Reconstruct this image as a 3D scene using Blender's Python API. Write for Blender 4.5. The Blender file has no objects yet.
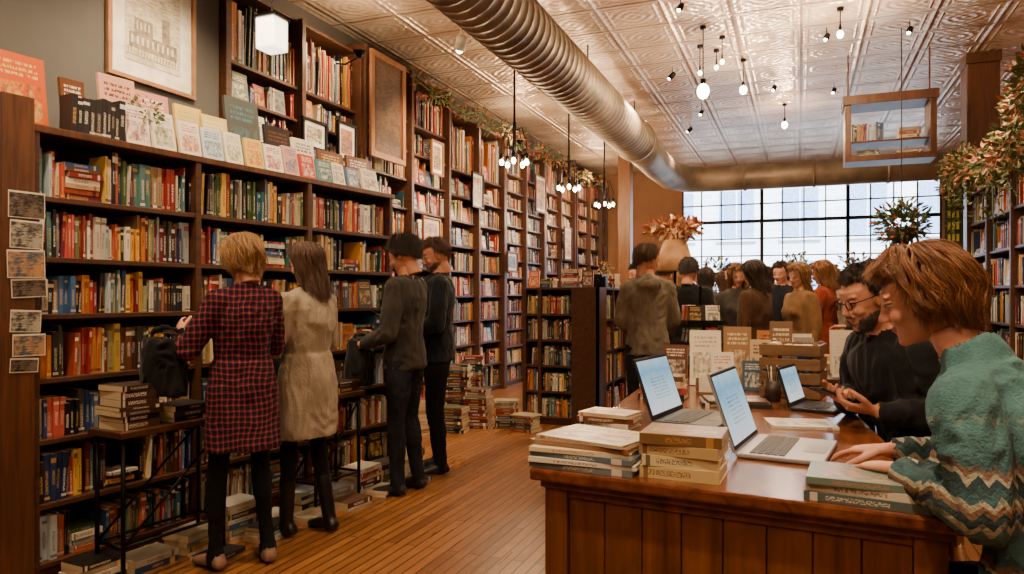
import bpy, math, random, time
import numpy as np
from mathutils import Vector, Matrix, noise
from mathutils.bvhtree import BVHTree
T0=time.time()
R = random.Random(7); RNG=np.random.default_rng(5)
V = Vector
def c8(r,g,b):
    def f(x):
        x/=255.0
        return x/12.92 if x<=0.04045 else ((x+0.055)/1.055)**2.4
    return (f(r),f(g),f(b),1.0)
def mul(c,k): return (c[0]*k,c[1]*k,c[2]*k,1.0)
SC=bpy.context.scene
COL=SC.collection
TS=bpy.data.scenes.new('scratch')
# ------------------------------------------------------------------ materials
class NT:
    def __init__(s,name,rough=0.6,metal=0.0,color=None):
        s.m=bpy.data.materials.new(name); s.m.use_nodes=True
        s.t=s.m.node_tree; s.b=s.t.nodes['Principled BSDF']
        s.b.inputs['Roughness'].default_value=rough
        s.b.inputs['Metallic'].default_value=metal
        if color: s.b.inputs['Base Color'].default_value=color
    def n(s,typ,ins=None,**props):
        nd=s.t.nodes.new(typ)
        for k,v in props.items(): setattr(nd,k,v)
        for k,v in (ins or {}).items(): s.put(nd.inputs[k],v)
        return nd
    def put(s,sock,v):
        if isinstance(v,bpy.types.NodeSocket): s.t.links.new(v,sock)
        else: sock.default_value=v
    def math(s,op,a,b=0.0,c=0.0):
        nd=s.n('ShaderNodeMath',operation=op); s.put(nd.inputs[0],a); s.put(nd.inputs[1],b)
        if op in('SMOOTHSTEP','MULTIPLY_ADD'): s.put(nd.inputs[2],c)
        return nd.outputs[0]
    def step(s,v,a,b):
        nd=s.n('ShaderNodeMapRange',{'Value':v,'From Min':a,'From Max':b}); return nd.outputs[0]
    def mix(s,f,a,b,blend='MIX'):
        nd=s.n('ShaderNodeMix',data_type='RGBA',blend_type=blend)
        s.put(nd.inputs[0],f); s.put(nd.inputs[6],a); s.put(nd.inputs[7],b); return nd.outputs[2]
    def ramp(s,f,stops,interp='LINEAR'):
        nd=s.n('ShaderNodeValToRGB',{'Fac':f}); cr=nd.color_ramp; cr.interpolation=interp
        while len(cr.elements)<len(stops): cr.elements.new(0.5)
        for e,(p,c) in zip(cr.elements,stops): e.position=p; e.color=c
        return nd.outputs['Color']
    def obj(s,scale=(1,1,1),rot=(0,0,0)):
        tc=s.n('ShaderNodeTexCoord'); mp=s.n('ShaderNodeMapping',{'Vector':tc.outputs['Object'],'Scale':scale,'Rotation':rot})
        return mp.outputs[0]
    def noise(s,vec,scale,detail=4,dist=0.0):
        return s.n('ShaderNodeTexNoise',{'Vector':vec,'Scale':scale,'Detail':detail,'Distortion':dist}).outputs[0]
    def bump(s,h,strength=0.3,dist=0.01):
        nd=s.n('ShaderNodeBump',{'Height':h,'Strength':strength,'Distance':dist}); s.put(s.b.inputs['Normal'],nd.outputs[0])
    def col(s,c): s.put(s.b.inputs['Base Color'],c)
def plain(name,c,rough=0.6,metal=0.0,var=0.25,scale=8,bump=0.1):
    a=NT(name,rough,metal); n=a.noise(a.obj(),scale,4)
    a.col(a.ramp(n,[(0.3,mul(c,1-var)),(0.7,mul(c,1+var*0.6))]))
    if bump: a.bump(a.noise(a.obj(),scale*6,3),bump,0.004)
    return a.m
def wood(name,c1,c2,stretch=(14,14,1.2),rough=0.45,scale=2.2,bump=0.15,wear=None):
    a=NT(name,rough); v=a.obj(stretch)
    n=a.noise(v,scale,8,1.2); n2=a.noise(a.obj((1,1,1)),1.5,2)
    c=a.ramp(n,[(0.25,c1),(0.5,mul([(x+y)/2 for x,y in zip(c1,c2)],1)),(0.75,c2)])
    c=a.mix(a.math('MULTIPLY',n2,0.5),c,mul(c1,0.6))
    if wear: c=a.mix(a.math('MULTIPLY',a.step(a.noise(a.obj(),5,6,1.0),0.52,0.72),0.55),c,wear)
    a.col(c); a.bump(n,bump,0.004); return a.m
def cloth(name,c,c2=None,rough=0.95,scale=60,bump=0.45,sheen=0.1):
    a=NT(name,rough); v=a.obj(); n=a.noise(v,scale*3,3); n2=a.noise(v,5,2); n3=a.noise(a.obj((1,1,0.45)),16,3,1.5)
    c2=c2 or mul(c,0.6)
    x=a.ramp(n2,[(0.35,c2),(0.65,c)]); x=a.mix(a.math('MULTIPLY',n,0.5),x,mul(c2,0.6)); x=a.mix(a.math('MULTIPLY',a.step(n3,0.62,0.38),0.35),x,mul(c2,0.5)); a.col(x)
    a.bump(a.math('ADD',a.math('MULTIPLY',n,0.3),n3),bump,0.014)
    a.b.inputs['Sheen Weight'].default_value=sheen
    a.b.inputs['Specular IOR Level'].default_value=0.25
    return a.m
def emis(name,c,st):
    a=NT(name); a.b.inputs['Emission Color'].default_value=c; a.b.inputs['Emission Strength'].default_value=st
    a.col(c); return a.m
def skinmat(name,c):
    a=NT(name,0.6); n=a.noise(a.obj(),22,4); n2=a.noise(a.obj(),90,3)
    x=a.ramp(n,[(0.3,mul((c[0],c[1]*0.84,c[2]*0.8),0.82)),(0.7,c)])
    a.col(a.mix(a.math('MULTIPLY',n2,0.2),x,mul((c[0],c[1]*0.75,c[2]*0.7),0.7)))
    a.b.inputs['Subsurface Weight'].default_value=0.12
    a.b.inputs['Subsurface Radius'].default_value=(0.03,0.012,0.006)
    a.b.inputs['Specular IOR Level'].default_value=0.35
    a.bump(a.noise(a.obj(),220,3),0.15,0.002); return a.m
def hairmat(name,c):
    a=NT(name+'_under',0.7); uv=a.n('ShaderNodeUVMap').outputs[0]
    mp=a.n('ShaderNodeMapping',{'Vector':uv,'Scale':(240,4,1)}).outputs[0]
    n=a.noise(mp,1.0,4,0.4)
    a.col(a.ramp(n,[(0.3,mul(c,0.2)),(0.6,mul(c,0.5))])); a.bump(n,0.5,0.004)
    s=NT(name,0.5); hi=s.n('ShaderNodeHairInfo')
    s.col(s.ramp(hi.outputs['Random'],[(0.0,mul(c,0.3)),(0.45,mul(c,0.85)),(0.85,mul(c,1.35)),(1.0,mul(c,2.2))]))
    g=NT(name+'_stubble',0.7); n=g.noise(g.obj(),220,3); g.col(g.ramp(n,[(0.3,mul(c,0.7)),(0.5,mul((c[0]+0.04,c[1]+0.026,c[2]+0.016),1.2)),(0.66,c8(160,112,86))])); g.bump(n,0.8,0.004)
    return (a.m,s.m,g.m)
def spinemat():
    a=NT('book_spines',0.5)
    c1=a.n('ShaderNodeAttribute',attribute_name='Col').outputs['Color']
    c2=a.n('ShaderNodeAttribute',attribute_name='Col2').outputs['Color']
    uv=a.n('ShaderNodeUVMap').outputs[0]; sp=a.n('ShaderNodeSeparateXYZ',{'Vector':uv})
    u,v=sp.outputs[0],sp.outputs[1]
    idx=a.math('FLOOR',u); fu=a.math('FRACT',u)
    wn=a.n('ShaderNodeTexWhiteNoise',{'W':idx},noise_dimensions='1D').outputs[0]
    vv=a.n('ShaderNodeCombineXYZ',{'X':a.math('MULTIPLY',u,6.0),'Y':a.math('MULTIPLY',v,46.0),'Z':idx}).outputs[0]
    nz=a.noise(vv,1.0,1)
    txt=a.math('GREATER_THAN',nz,0.5)
    lo=a.math('MULTIPLY_ADD',wn,0.3,0.1)
    m1=a.math('GREATER_THAN',v,lo); m2=a.math('LESS_THAN',v,a.math('ADD',lo,a.math('MULTIPLY_ADD',wn,-0.3,0.55)))
    m3=a.math('LESS_THAN',a.math('ABSOLUTE',a.math('SUBTRACT',fu,0.5)),0.24)
    t=a.math('MULTIPLY',a.math('MULTIPLY',m1,m2),a.math('MULTIPLY',m3,txt))
    band=a.math('MULTIPLY',a.math('LESS_THAN',a.math('ABSOLUTE',a.math('SUBTRACT',v,0.86)),a.math('MULTIPLY',wn,0.06)),a.math('GREATER_THAN',wn,0.5))
    b2=a.math('MULTIPLY',a.math('LESS_THAN',a.math('ABSOLUTE',a.math('SUBTRACT',v,0.08)),0.03),a.math('LESS_THAN',wn,0.35))
    f=a.math('MAXIMUM',a.math('MULTIPLY',t,0.75),a.math('MULTIPLY',a.math('MAXIMUM',band,b2),0.8))
    a.col(a.mix(f,c1,c2)); return a.m
def covermat():
    a=NT('book_covers',0.35)
    c1=a.n('ShaderNodeAttribute',attribute_name='Col').outputs['Color']
    c2=a.n('ShaderNodeAttribute',attribute_name='Col2').outputs['Color']
    uv=a.n('ShaderNodeUVMap').outputs[0]; sp=a.n('ShaderNodeSeparateXYZ',{'Vector':uv})
    u,v=sp.outputs[0],sp.outputs[1]; fu=a.math('FRACT',u); idx=a.math('FLOOR',u)
    vv=a.n('ShaderNodeCombineXYZ',{'X':a.math('MULTIPLY',u,26.0),'Y':a.math('MULTIPLY',v,9.0),'Z':idx}).outputs[0]
    txt=a.math('GREATER_THAN',a.noise(vv,1.0,1),0.47)
    lines=a.math('LESS_THAN',a.math('FRACT',a.math('MULTIPLY',v,13.0)),0.55)
    inx=a.math('LESS_THAN',a.math('ABSOLUTE',a.math('SUBTRACT',fu,0.5)),0.36)
    top=a.math('MULTIPLY',a.math('GREATER_THAN',v,0.66),a.math('LESS_THAN',v,0.92))
    t=a.math('MULTIPLY',a.math('MULTIPLY',txt,lines),a.math('MULTIPLY',inx,top))
    pv=a.n('ShaderNodeCombineXYZ',{'X':a.math('MULTIPLY',u,4.0),'Y':a.math('MULTIPLY',v,4.0),'Z':idx}).outputs[0]
    pn=a.noise(pv,1.0,4,1.0); pn2=a.noise(pv,2.3,2,0.5)
    pic=a.math('MULTIPLY',a.math('MULTIPLY',a.math('GREATER_THAN',v,0.1),a.math('LESS_THAN',v,0.6)),a.math('LESS_THAN',a.math('ABSOLUTE',a.math('SUBTRACT',fu,0.5)),0.4))
    pf=a.math('MULTIPLY',pic,a.step(pn,0.42,0.58))
    c=a.mix(a.math('MULTIPLY',pf,0.75),c1,c2); c=a.mix(a.math('MULTIPLY',pic,a.math('MULTIPLY',a.step(pn2,0.52,0.6),0.6)),c,c8(90,80,74)); c=a.mix(t,c,c2); a.col(c); return a.m
M_SP=spinemat(); M_CV=covermat()
W_SHELF=wood('walnut_shelf_wood',c8(50,27,14),c8(100,58,30),(1.2,14,14),0.5,2.2,0.2,c8(70,44,26))
W_POST=wood('dark_post_wood',c8(60,34,18),c8(118,70,38))
W_DESK=wood('counter_top_wood',c8(72,36,19),c8(148,84,46),(12,1.0,12),0.2,1.6,0.08,c8(176,126,86))
W_FRONT=wood('counter_plank_wood',c8(76,42,18),c8(154,92,44),(9,9,0.9),0.38,1.8,0.2,c8(62,38,20))
W_CRATE=wood('crate_wood',c8(90,62,38),c8(150,112,72),(1.2,10,10))
W_LIGHT=wood('oak_frame_wood',c8(110,68,34),c8(168,112,60))
M_BLK=plain('black_metal',c8(22,21,20),0.4,0.7)
M_PAPER=plain('paper',c8(225,218,200),0.8)
M_BAG=cloth('black_bag_canvas',c8(26,24,24))
M_SOLE=plain('shoe_leather',c8(24,22,22),0.45)
M_EYEW=plain('eye_white',c8(190,178,166),0.3,0,0.02); M_IRIS=plain('eye_iris',c8(40,28,20),0.15,0,0.1)
M_LIP=plain('lips',c8(176,104,90),0.55,0,0.1)
M_SKIN=skinmat('skin_light',c8(216,162,136)); M_SKIN2=skinmat('skin_tan',c8(200,144,114))
BULB=emis('warm_bulb',(1.0,0.76,0.46,1),34)

# ------------------------------------------------------------------ mesh builder
class B:
    def __init__(s): s.v=[];s.f=[];s.mi=[];s.c1=[];s.c2=[];s.uv=[]
    def face(s,idx,mi=0,c1=None,c2=None,uv=None):
        s.f.append(tuple(idx)); s.mi.append(mi); s.c1.append(c1); s.c2.append(c2); s.uv.append(uv)
    def box(s,x0,x1,y0,y1,z0,z1,mi=0,M=None,cols=None,c2=None,uvf=None):
        k=len(s.v)
        for (x,y,z) in((x0,y0,z0),(x1,y0,z0),(x1,y1,z0),(x0,y1,z0),(x0,y0,z1),(x1,y0,z1),(x1,y1,z1),(x0,y1,z1)):
            s.v.append(tuple(M@V((x,y,z))) if M else (x,y,z))
        F=((0,3,2,1),(4,5,6,7),(0,1,5,4),(1,2,6,5),(2,3,7,6),(3,0,4,7))
        for i,q in enumerate(F):
            cc=cols[i] if cols else None
            u=uvf if i==2 else None
            s.face([k+j for j in q],mi,cc,(c2 if i==2 else cc),u)
    def prism(s,poly,z0,z1,mi=0,M=None):
        k=len(s.v);n=len(poly)
        for z in(z0,z1):
            for (x,y) in poly:
                p=V((x,y,z)); s.v.append(tuple(M@p if M else p))
        s.face([k+i for i in range(n)][::-1],mi); s.face([k+n+i for i in range(n)],mi)
        for i in range(n):
            j=(i+1)%n; s.face((k+i,k+j,k+n+j,k+n+i),mi)
    def loft(s,rings,mi=0,n=16,cap=True,M=None):
        k=len(s.v)
        for (c,a,b) in rings:
            for i in range(n):
                t=2*math.pi*i/n; p=V(c)+V(a)*math.cos(t)+V(b)*math.sin(t)
                s.v.append(tuple(M@p if M else p))
        for r in range(len(rings)-1):
            for i in range(n):
                j=(i+1)%n; a=k+r*n; b=a+n
                s.face((a+i,a+j,b+j,b+i),mi,uv=((i/n,r),((i+1)/n,r),((i+1)/n,r+1),(i/n,r+1)))
        if cap:
            s.face([k+i for i in range(n)][::-1],mi); e=k+(len(rings)-1)*n; s.face([e+i for i in range(n)],mi)
    def tube(s,pts,rad,mi=0,n=12,M=None,balls=False,cap=True):
        pts=[V(p) for p in pts]
        if not isinstance(rad,(list,tuple)): rad=[rad]*len(pts)
        rings=[]; prev=None
        for i,p in enumerate(pts):
            d=(pts[min(i+1,len(pts)-1)]-pts[max(i-1,0)]).normalized()
            if prev is None:
                ref=V((0,0,1)) if abs(d.z)<0.9 else V((1,0,0)); a=ref.cross(d).normalized()
            else: a=(prev-d*prev.dot(d)).normalized()
            prev=a; b=d.cross(a); rings.append((p,a*rad[i],b*rad[i]))
        s.loft(rings,mi,n,cap,M)
        if balls:
            for p,r in zip(pts,rad): s.ell(p,(r,r,r),mi,M,12,8)
    def ell(s,c,r,mi=0,M=None,n=16,m=10):
        c=V(c);k=len(s.v)
        def put(p): s.v.append(tuple(M@p if M else p))
        put(c+V((0,0,r[2])))
        for j in range(1,m):
            t=math.pi*j/m
            for i in range(n):
                a=2*math.pi*i/n; put(c+V((r[0]*math.sin(t)*math.cos(a),r[1]*math.sin(t)*math.sin(a),r[2]*math.cos(t))))
        put(c-V((0,0,r[2]))); e=len(s.v)-1
        for i in range(n):
            j=(i+1)%n; s.face((k,k+1+i,k+1+j),mi); q=k+1+(m-2)*n; s.face((q+j,q+i,e),mi)
        for r_ in range(m-2):
            for i in range(n):
                j=(i+1)%n; a=k+1+r_*n; s.face((a+i,a+n+i,a+n+j,a+j),mi)
    def lathe(s,prof,c,mi=0,n=20,M=None,cap=True):
        s.loft([((c[0],c[1],c[2]+z),(r,0,0),(0,r,0)) for r,z in prof],mi,n,cap,M)
    def mesh(s,name):
        me=bpy.data.meshes.new(name); me.from_pydata(s.v,[],s.f)
        me.polygons.foreach_set('material_index',s.mi)
        if any(u is not None for u in s.uv):
            ul=me.uv_layers.new(name='UVMap'); arr=[]
            for f,u in zip(s.f,s.uv):
                if u is None: arr+= [0.02,-0.5]*len(f)
                else:
                    for q in u: arr+=[q[0],q[1]]
            ul.data.foreach_set('uv',arr)
        if any(c is not None for c in s.c1):
            for nm,src in(('Col',s.c1),('Col2',s.c2)):
                at=me.color_attributes.new(nm,'FLOAT_COLOR','CORNER'); arr=[]
                for f,c in zip(s.f,src): arr+=list(c or (0.5,0.5,0.5,1))*len(f)
                at.data.foreach_set('color',arr)
        me.update(); return me
    def obj(s,name,mats,parent=None,smooth=False,bevel=0,loc=None,yaw=None):
        me=s.mesh(name)
        for m in mats: me.materials.append(m)
        if smooth: me.polygons.foreach_set('use_smooth',[True]*len(me.polygons))
        o=bpy.data.objects.new(name,me); COL.objects.link(o)
        if parent: o.parent=parent
        if loc is not None: o.location=loc
        if yaw is not None: o.rotation_euler=(0,0,math.radians(yaw))
        if bevel:
            b=o.modifiers.new('bev','BEVEL'); b.width=bevel; b.segments=2; b.limit_method='ANGLE'
        return o
def empty(name,loc=(0,0,0),yaw=0):
    e=bpy.data.objects.new(name,None); COL.objects.link(e); e.location=loc; e.rotation_euler=(0,0,math.radians(yaw)); e.empty_display_size=0.1
    return e
def union(b,name,mats,parent,voxel,smooth=2,disp=None):
    me=bpy.data.meshes.new('t'); me.from_pydata(b.v,[],b.f); ob=bpy.data.objects.new('t',me); TS.collection.objects.link(ob)
    m=ob.modifiers.new('r','REMESH'); m.mode='VOXEL'; m.voxel_size=voxel
    q=ob.modifiers.new('s','SMOOTH'); q.factor=0.5; q.iterations=smooth
    vl=TS.view_layers[0]; vl.update(); dg=vl.depsgraph
    res=bpy.data.meshes.new_from_object(ob.evaluated_get(dg)); bpy.data.objects.remove(ob); bpy.data.meshes.remove(me)
    res.name=name
    res.materials.clear()
    for x in mats: res.materials.append(x)
    mis=sorted(set(b.mi)); nf=len(res.polygons)
    if len(mis)>1:
        trees=[(mi,BVHTree.FromPolygons(b.v,[f for f,q in zip(b.f,b.mi) if q==mi])) for mi in mis]
        cen=np.empty(nf*3); res.polygons.foreach_get('center',cen); cen=cen.reshape(-1,3)
        out=[]
        for p in cen:
            p=V(p); best=1e9;bm=0
            for mi,t in trees:
                d=t.find_nearest(p,best)[3]
                if d is not None and d<best-1e-5: best=d;bm=mi
            out.append(bm)
    else: out=[mis[0]]*nf
    res.polygons.foreach_set('material_index',out)
    res.polygons.foreach_set('use_smooth',[True]*nf)
    if disp:
        w={}
        for p,mi in zip(res.polygons,out):
            if mi in disp:
                for v in p.vertices: w[v]=mi
        nv=len(res.vertices); co=np.empty(nv*3); no=np.empty(nv*3); res.vertices.foreach_get('co',co); res.vertices.foreach_get('normal',no); co=co.reshape(-1,3); no=no.reshape(-1,3)
        for i,mi in w.items():
            amp,sc=disp[mi]; x,y,z=co[i]
            n1=noise.noise((x*sc,y*sc,z*sc*0.45)); n2=noise.noise((x*sc*1.9+5+n1,y*sc*1.9,z*sc*0.9+n1*2.5)) 
            f=0.7*n1+0.8*(0.35-abs(n2)*1.4)
            co[i]+=no[i]*(f*amp)
        res.vertices.foreach_set('co',co.reshape(-1))
    res.update()
    o=bpy.data.objects.new(name,res); COL.objects.link(o); o.parent=parent
    return o
# ------------------------------------------------------------------ books
PAL=[c8(*x) for x in [(226,218,198),(236,230,218),(205,190,160),(214,200,170),(236,230,214),(26,24,26),(20,22,32),(44,28,22),(34,32,34),(18,18,20),(150,34,26),(176,54,36),(118,26,26),(160,62,44),
 (34,60,108),(60,100,150),(34,92,98),(90,136,132),(200,120,44),(216,158,58),(226,186,90),(96,58,34),(140,88,52),(66,90,50),(140,142,100),(150,148,144),(84,82,82),(190,84,74),(180,196,204),(236,226,200),(180,150,110),(60,48,42),(120,40,60),(206,94,56)]]
CREAM=c8(206,188,152)
def contrast(c):
    l=0.3*c[0]+0.6*c[1]+0.1*c[2]
    return R.choice([c8(235,225,200),c8(220,180,90),c8(240,240,236),c8(190,180,160)]) if l<0.25 else R.choice([c8(30,26,24),c8(140,40,34),c8(40,60,96),c8(90,70,50)])
BK=[0]
def upright(b,x,th,h,y,dep,z,c,lean=0.0):
    BK[0]+=1; u=BK[0]
    M=None
    if lean: M=Matrix.Translation((x,0,z))@Matrix.Rotation(lean,4,'Y')@Matrix.Translation((-x,0,-z))
    b.box(x,x+th-0.0012,y,y+dep,z,z+h,0,M,(c,CREAM,c,c,CREAM,c),contrast(c),((u,0),(u+0.999,0),(u+0.999,1),(u,1)))
def flat(b,x,w,y,dep,z,th,c,M=None):
    BK[0]+=1; u=BK[0]
    b.box(x,x+w,y,y+dep,z,z+th-0.0015,0,M,(c,c,c,CREAM,CREAM,CREAM),contrast(c),((u,0),(u,1),(u+0.999,1),(u+0.999,0)))
def fill(b,x0,x1,y0,z0,gap,depth,pal=PAL,dens=0.97,face=0.03):
    x=x0+0.004; hb=gap*R.uniform(0.68,0.9)
    while x<x1-0.01:
        r=R.random()
        if r>dens: x+=R.uniform(0.02,0.06); continue
        if r<0.015 and x1-x>0.26:
            w=R.uniform(0.17,0.22); z=z0; n=R.randint(3,8)
            for i in range(n):
                th=R.uniform(0.015,0.035)
                if z+th>z0+gap-0.03: break
                flat(b,x+R.uniform(0,0.02),w-0.02,y0+R.uniform(0,0.03),0.15,z,th,R.choice(pal)); z+=th
            x+=w+0.01; continue
        if r<0.015+face*0.6 and x1-x>0.2:
            w=R.uniform(0.12,0.17); h=min(gap-0.03,w*1.45); c=R.choice(pal); BK[0]+=1;u=BK[0]
            M=Matrix.Translation((x,y0+0.005,z0))@Matrix.Rotation(-0.12,4,'X')
            b.box(0,w,0,0.02,0.003,h,1,M,(c,CREAM,c,CREAM,CREAM,c),contrast(c),((u,0),(u+0.999,0),(u+0.999,1),(u,1)))
            x+=w+0.012; continue
        if R.random()<0.18: hb=gap*R.uniform(0.62,0.92)
        run=R.choice([1,1,1,1,1,1,1,2,3]); c=R.choice(pal); th0=R.choice([R.uniform(0.009,0.017),R.uniform(0.012,0.024),R.uniform(0.018,0.032)])
        c=mul(c,R.uniform(0.6,1.1))
        for i in range(run):
            th=th0*R.uniform(0.9,1.1)
            if x+th>x1: break
            cc=mul(c,R.uniform(0.9,1.1)) if run>1 else c
            h=min(gap-0.014,hb*R.uniform(0.84,1.12) if run==1 else hb)
            upright(b,x,th,h,y0+R.uniform(0.0,0.03),min(depth-0.05,R.uniform(0.13,0.19)),z0,cc,R.choice([0,0,0,0,0.05]) if x+th+0.02<x1 else 0)
            x+=th
        if x>=x1-0.012: break
def bookcase(name,loc,yaw,bays,zs,depth,top,mat=W_SHELF,pal=PAL,board=0.025,post=0.04,setback=0.012,back=True,dens=0.985,face=0.03,proud=0.0):
    e=empty(name,loc,yaw); f=B(); k=B()
    W=bays[-1]
    for i,x in enumerate(bays):
        f.box(x-post/2,x+post/2,-proud,depth,0,top)
    levels=zs+[top-board]
    for z in levels:
        for i in range(len(bays)-1): f.box(bays[i]+post/2,bays[i+1]-post/2,0.004,depth-0.012,z,z+board)
    if back: f.box(bays[0],W,depth-0.01,depth,0.0,top)
    f.box(bays[0]+post/2,W-post/2,0.03,0.05,0,max(zs[0],0.01))
    f.obj('frame',[mat],e,bevel=0.003)
    for j,z in enumerate(zs):
        g=levels[j+1]-z-board
        for i in range(len(bays)-1):
            fill(k,bays[i]+post/2,bays[i+1]-post/2,setback,z+board,g,depth,pal,dens,face)
    k.obj('books',[M_SP,M_CV],e)
    return e
def stack(b,cx,cy,z,n,w,d,yaw=0,jit=6,pal=PAL,tmin=0.015,tmax=0.04):
    for i in range(n):
        th=R.uniform(tmin,tmax); s=R.uniform(0.85,1.0)
        M=Matrix.Translation((cx,cy,z))@Matrix.Rotation(math.radians(yaw+R.uniform(-jit,jit)),4,'Z')
        flat(b,-w*s/2,w*s,-d*s/2,d*s,0,th,mul(R.choice(pal),R.uniform(0.7,1.1)),M); z+=th
    return z
def hardcover(b,M,w,d,th,c,c2,cover=True):
    BK[0]+=1;u=BK[0]
    t=0.0025
    pg=c8(228,218,192)
    b.box(0.004,w-0.004,0.002,d-0.005,t,th-t,0,M,(pg,)*6,pg)
    b.box(0,w,0,d,0,t,0,M,(c,)*6,c)
    b.box(0,w,-0.002,0.002,0,th,0,M,(c,)*6,c2,((u,0),(u,1),(u+0.999,1),(u+0.999,0)))
    b.box(0,w,0.0,d,th-t,th,1,M,(c,)*6,c)
    if cover: b.uv[-5]=((u,0),(u+0.999,0),(u+0.999,1),(u,1)); b.c2[-5]=c2
T=lambda x,y,z,yaw: Matrix.Translation((x,y,z))@Rz(yaw)
Rz=lambda d: Matrix.Rotation(math.radians(d),4,'Z')
H=4.05
# ------------------------------------------------------------------ people
def hand(b,W,f,n,side,curl,s,mi):
    x=V(f).normalized(); z=-V(n); z=(z-x*z.dot(x)).normalized(); y=z.cross(x)
    M=Matrix(((x.x,y.x,z.x,W[0]),(x.y,y.y,z.y,W[1]),(x.z,y.z,z.z,W[2]),(0,0,0,1)))@Matrix.Scale(s,4)
    ts=-side
    b.loft([((-0.04,0,0),(0,0.023,0),(0,0,0.019)),((0.0,0,0),(0,0.026,0),(0,0,0.018)),((0.03,0,0),(0,0.035,0),(0,0,0.017)),((0.065,0,0),(0,0.041,0),(0,0,0.0145)),((0.092,0,0),(0,0.038,0),(0,0,0.011))],mi,16,True,M)
    for k,(yo,Lh,r) in enumerate(((0.030,0.072,0.0086),(0.0105,0.080,0.0088),(-0.0105,0.074,0.0084),(-0.030,0.058,0.0074))):
        p=V((0.084,ts*yo,0)); a=curl*(0.55+0.12*k); sp=ts*yo*2.2; pts=[p-V((0.02,0,0)),p]; 
        for fr,da in((0.45,1.0),(0.31,0.9),(0.24,0.6)):
            d=V((math.cos(a)*math.cos(sp),math.sin(sp)*math.cos(a),-math.sin(a))); p=p+d*Lh*fr; pts.append(p.copy()); a+=curl*da*0.75
        b.tube(pts,[r,r,r*0.95,r*0.88,r*0.72],mi,10,M,True)
    p=V((0.018,ts*0.022,-0.006)); pts=[p.copy()]
    for d,l in((V((0.62,ts*0.7,-0.3)),0.042),(V((0.82,ts*0.45,-0.35)),0.032),(V((0.95,ts*0.15,-0.3-curl*0.3)),0.026)):
        p=p+d.normalized()*l; pts.append(p.copy())
    b.tube(pts,[0.014,0.0125,0.0108,0.0085],mi,10,M,True)
def curves(e,pos,rad,mat,name='hair_strands'):
    n,Kp=pos.shape[:2]; r=np.ones((n,Kp))*rad; r[:,-1]=rad*0.3; r[:,-2]=rad*0.7
    cu=bpy.data.hair_curves.new(name); cu.add_curves([Kp]*n)
    cu.attributes['position'].data.foreach_set('vector',pos.astype(np.float32).ravel())
    at=cu.attributes.get('radius') or cu.attributes.new('radius','FLOAT','POINT'); at.data.foreach_set('value',r.astype(np.float32).ravel())
    cu.materials.append(mat); ob=bpy.data.objects.new(name,cu); COL.objects.link(ob); ob.parent=e
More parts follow.
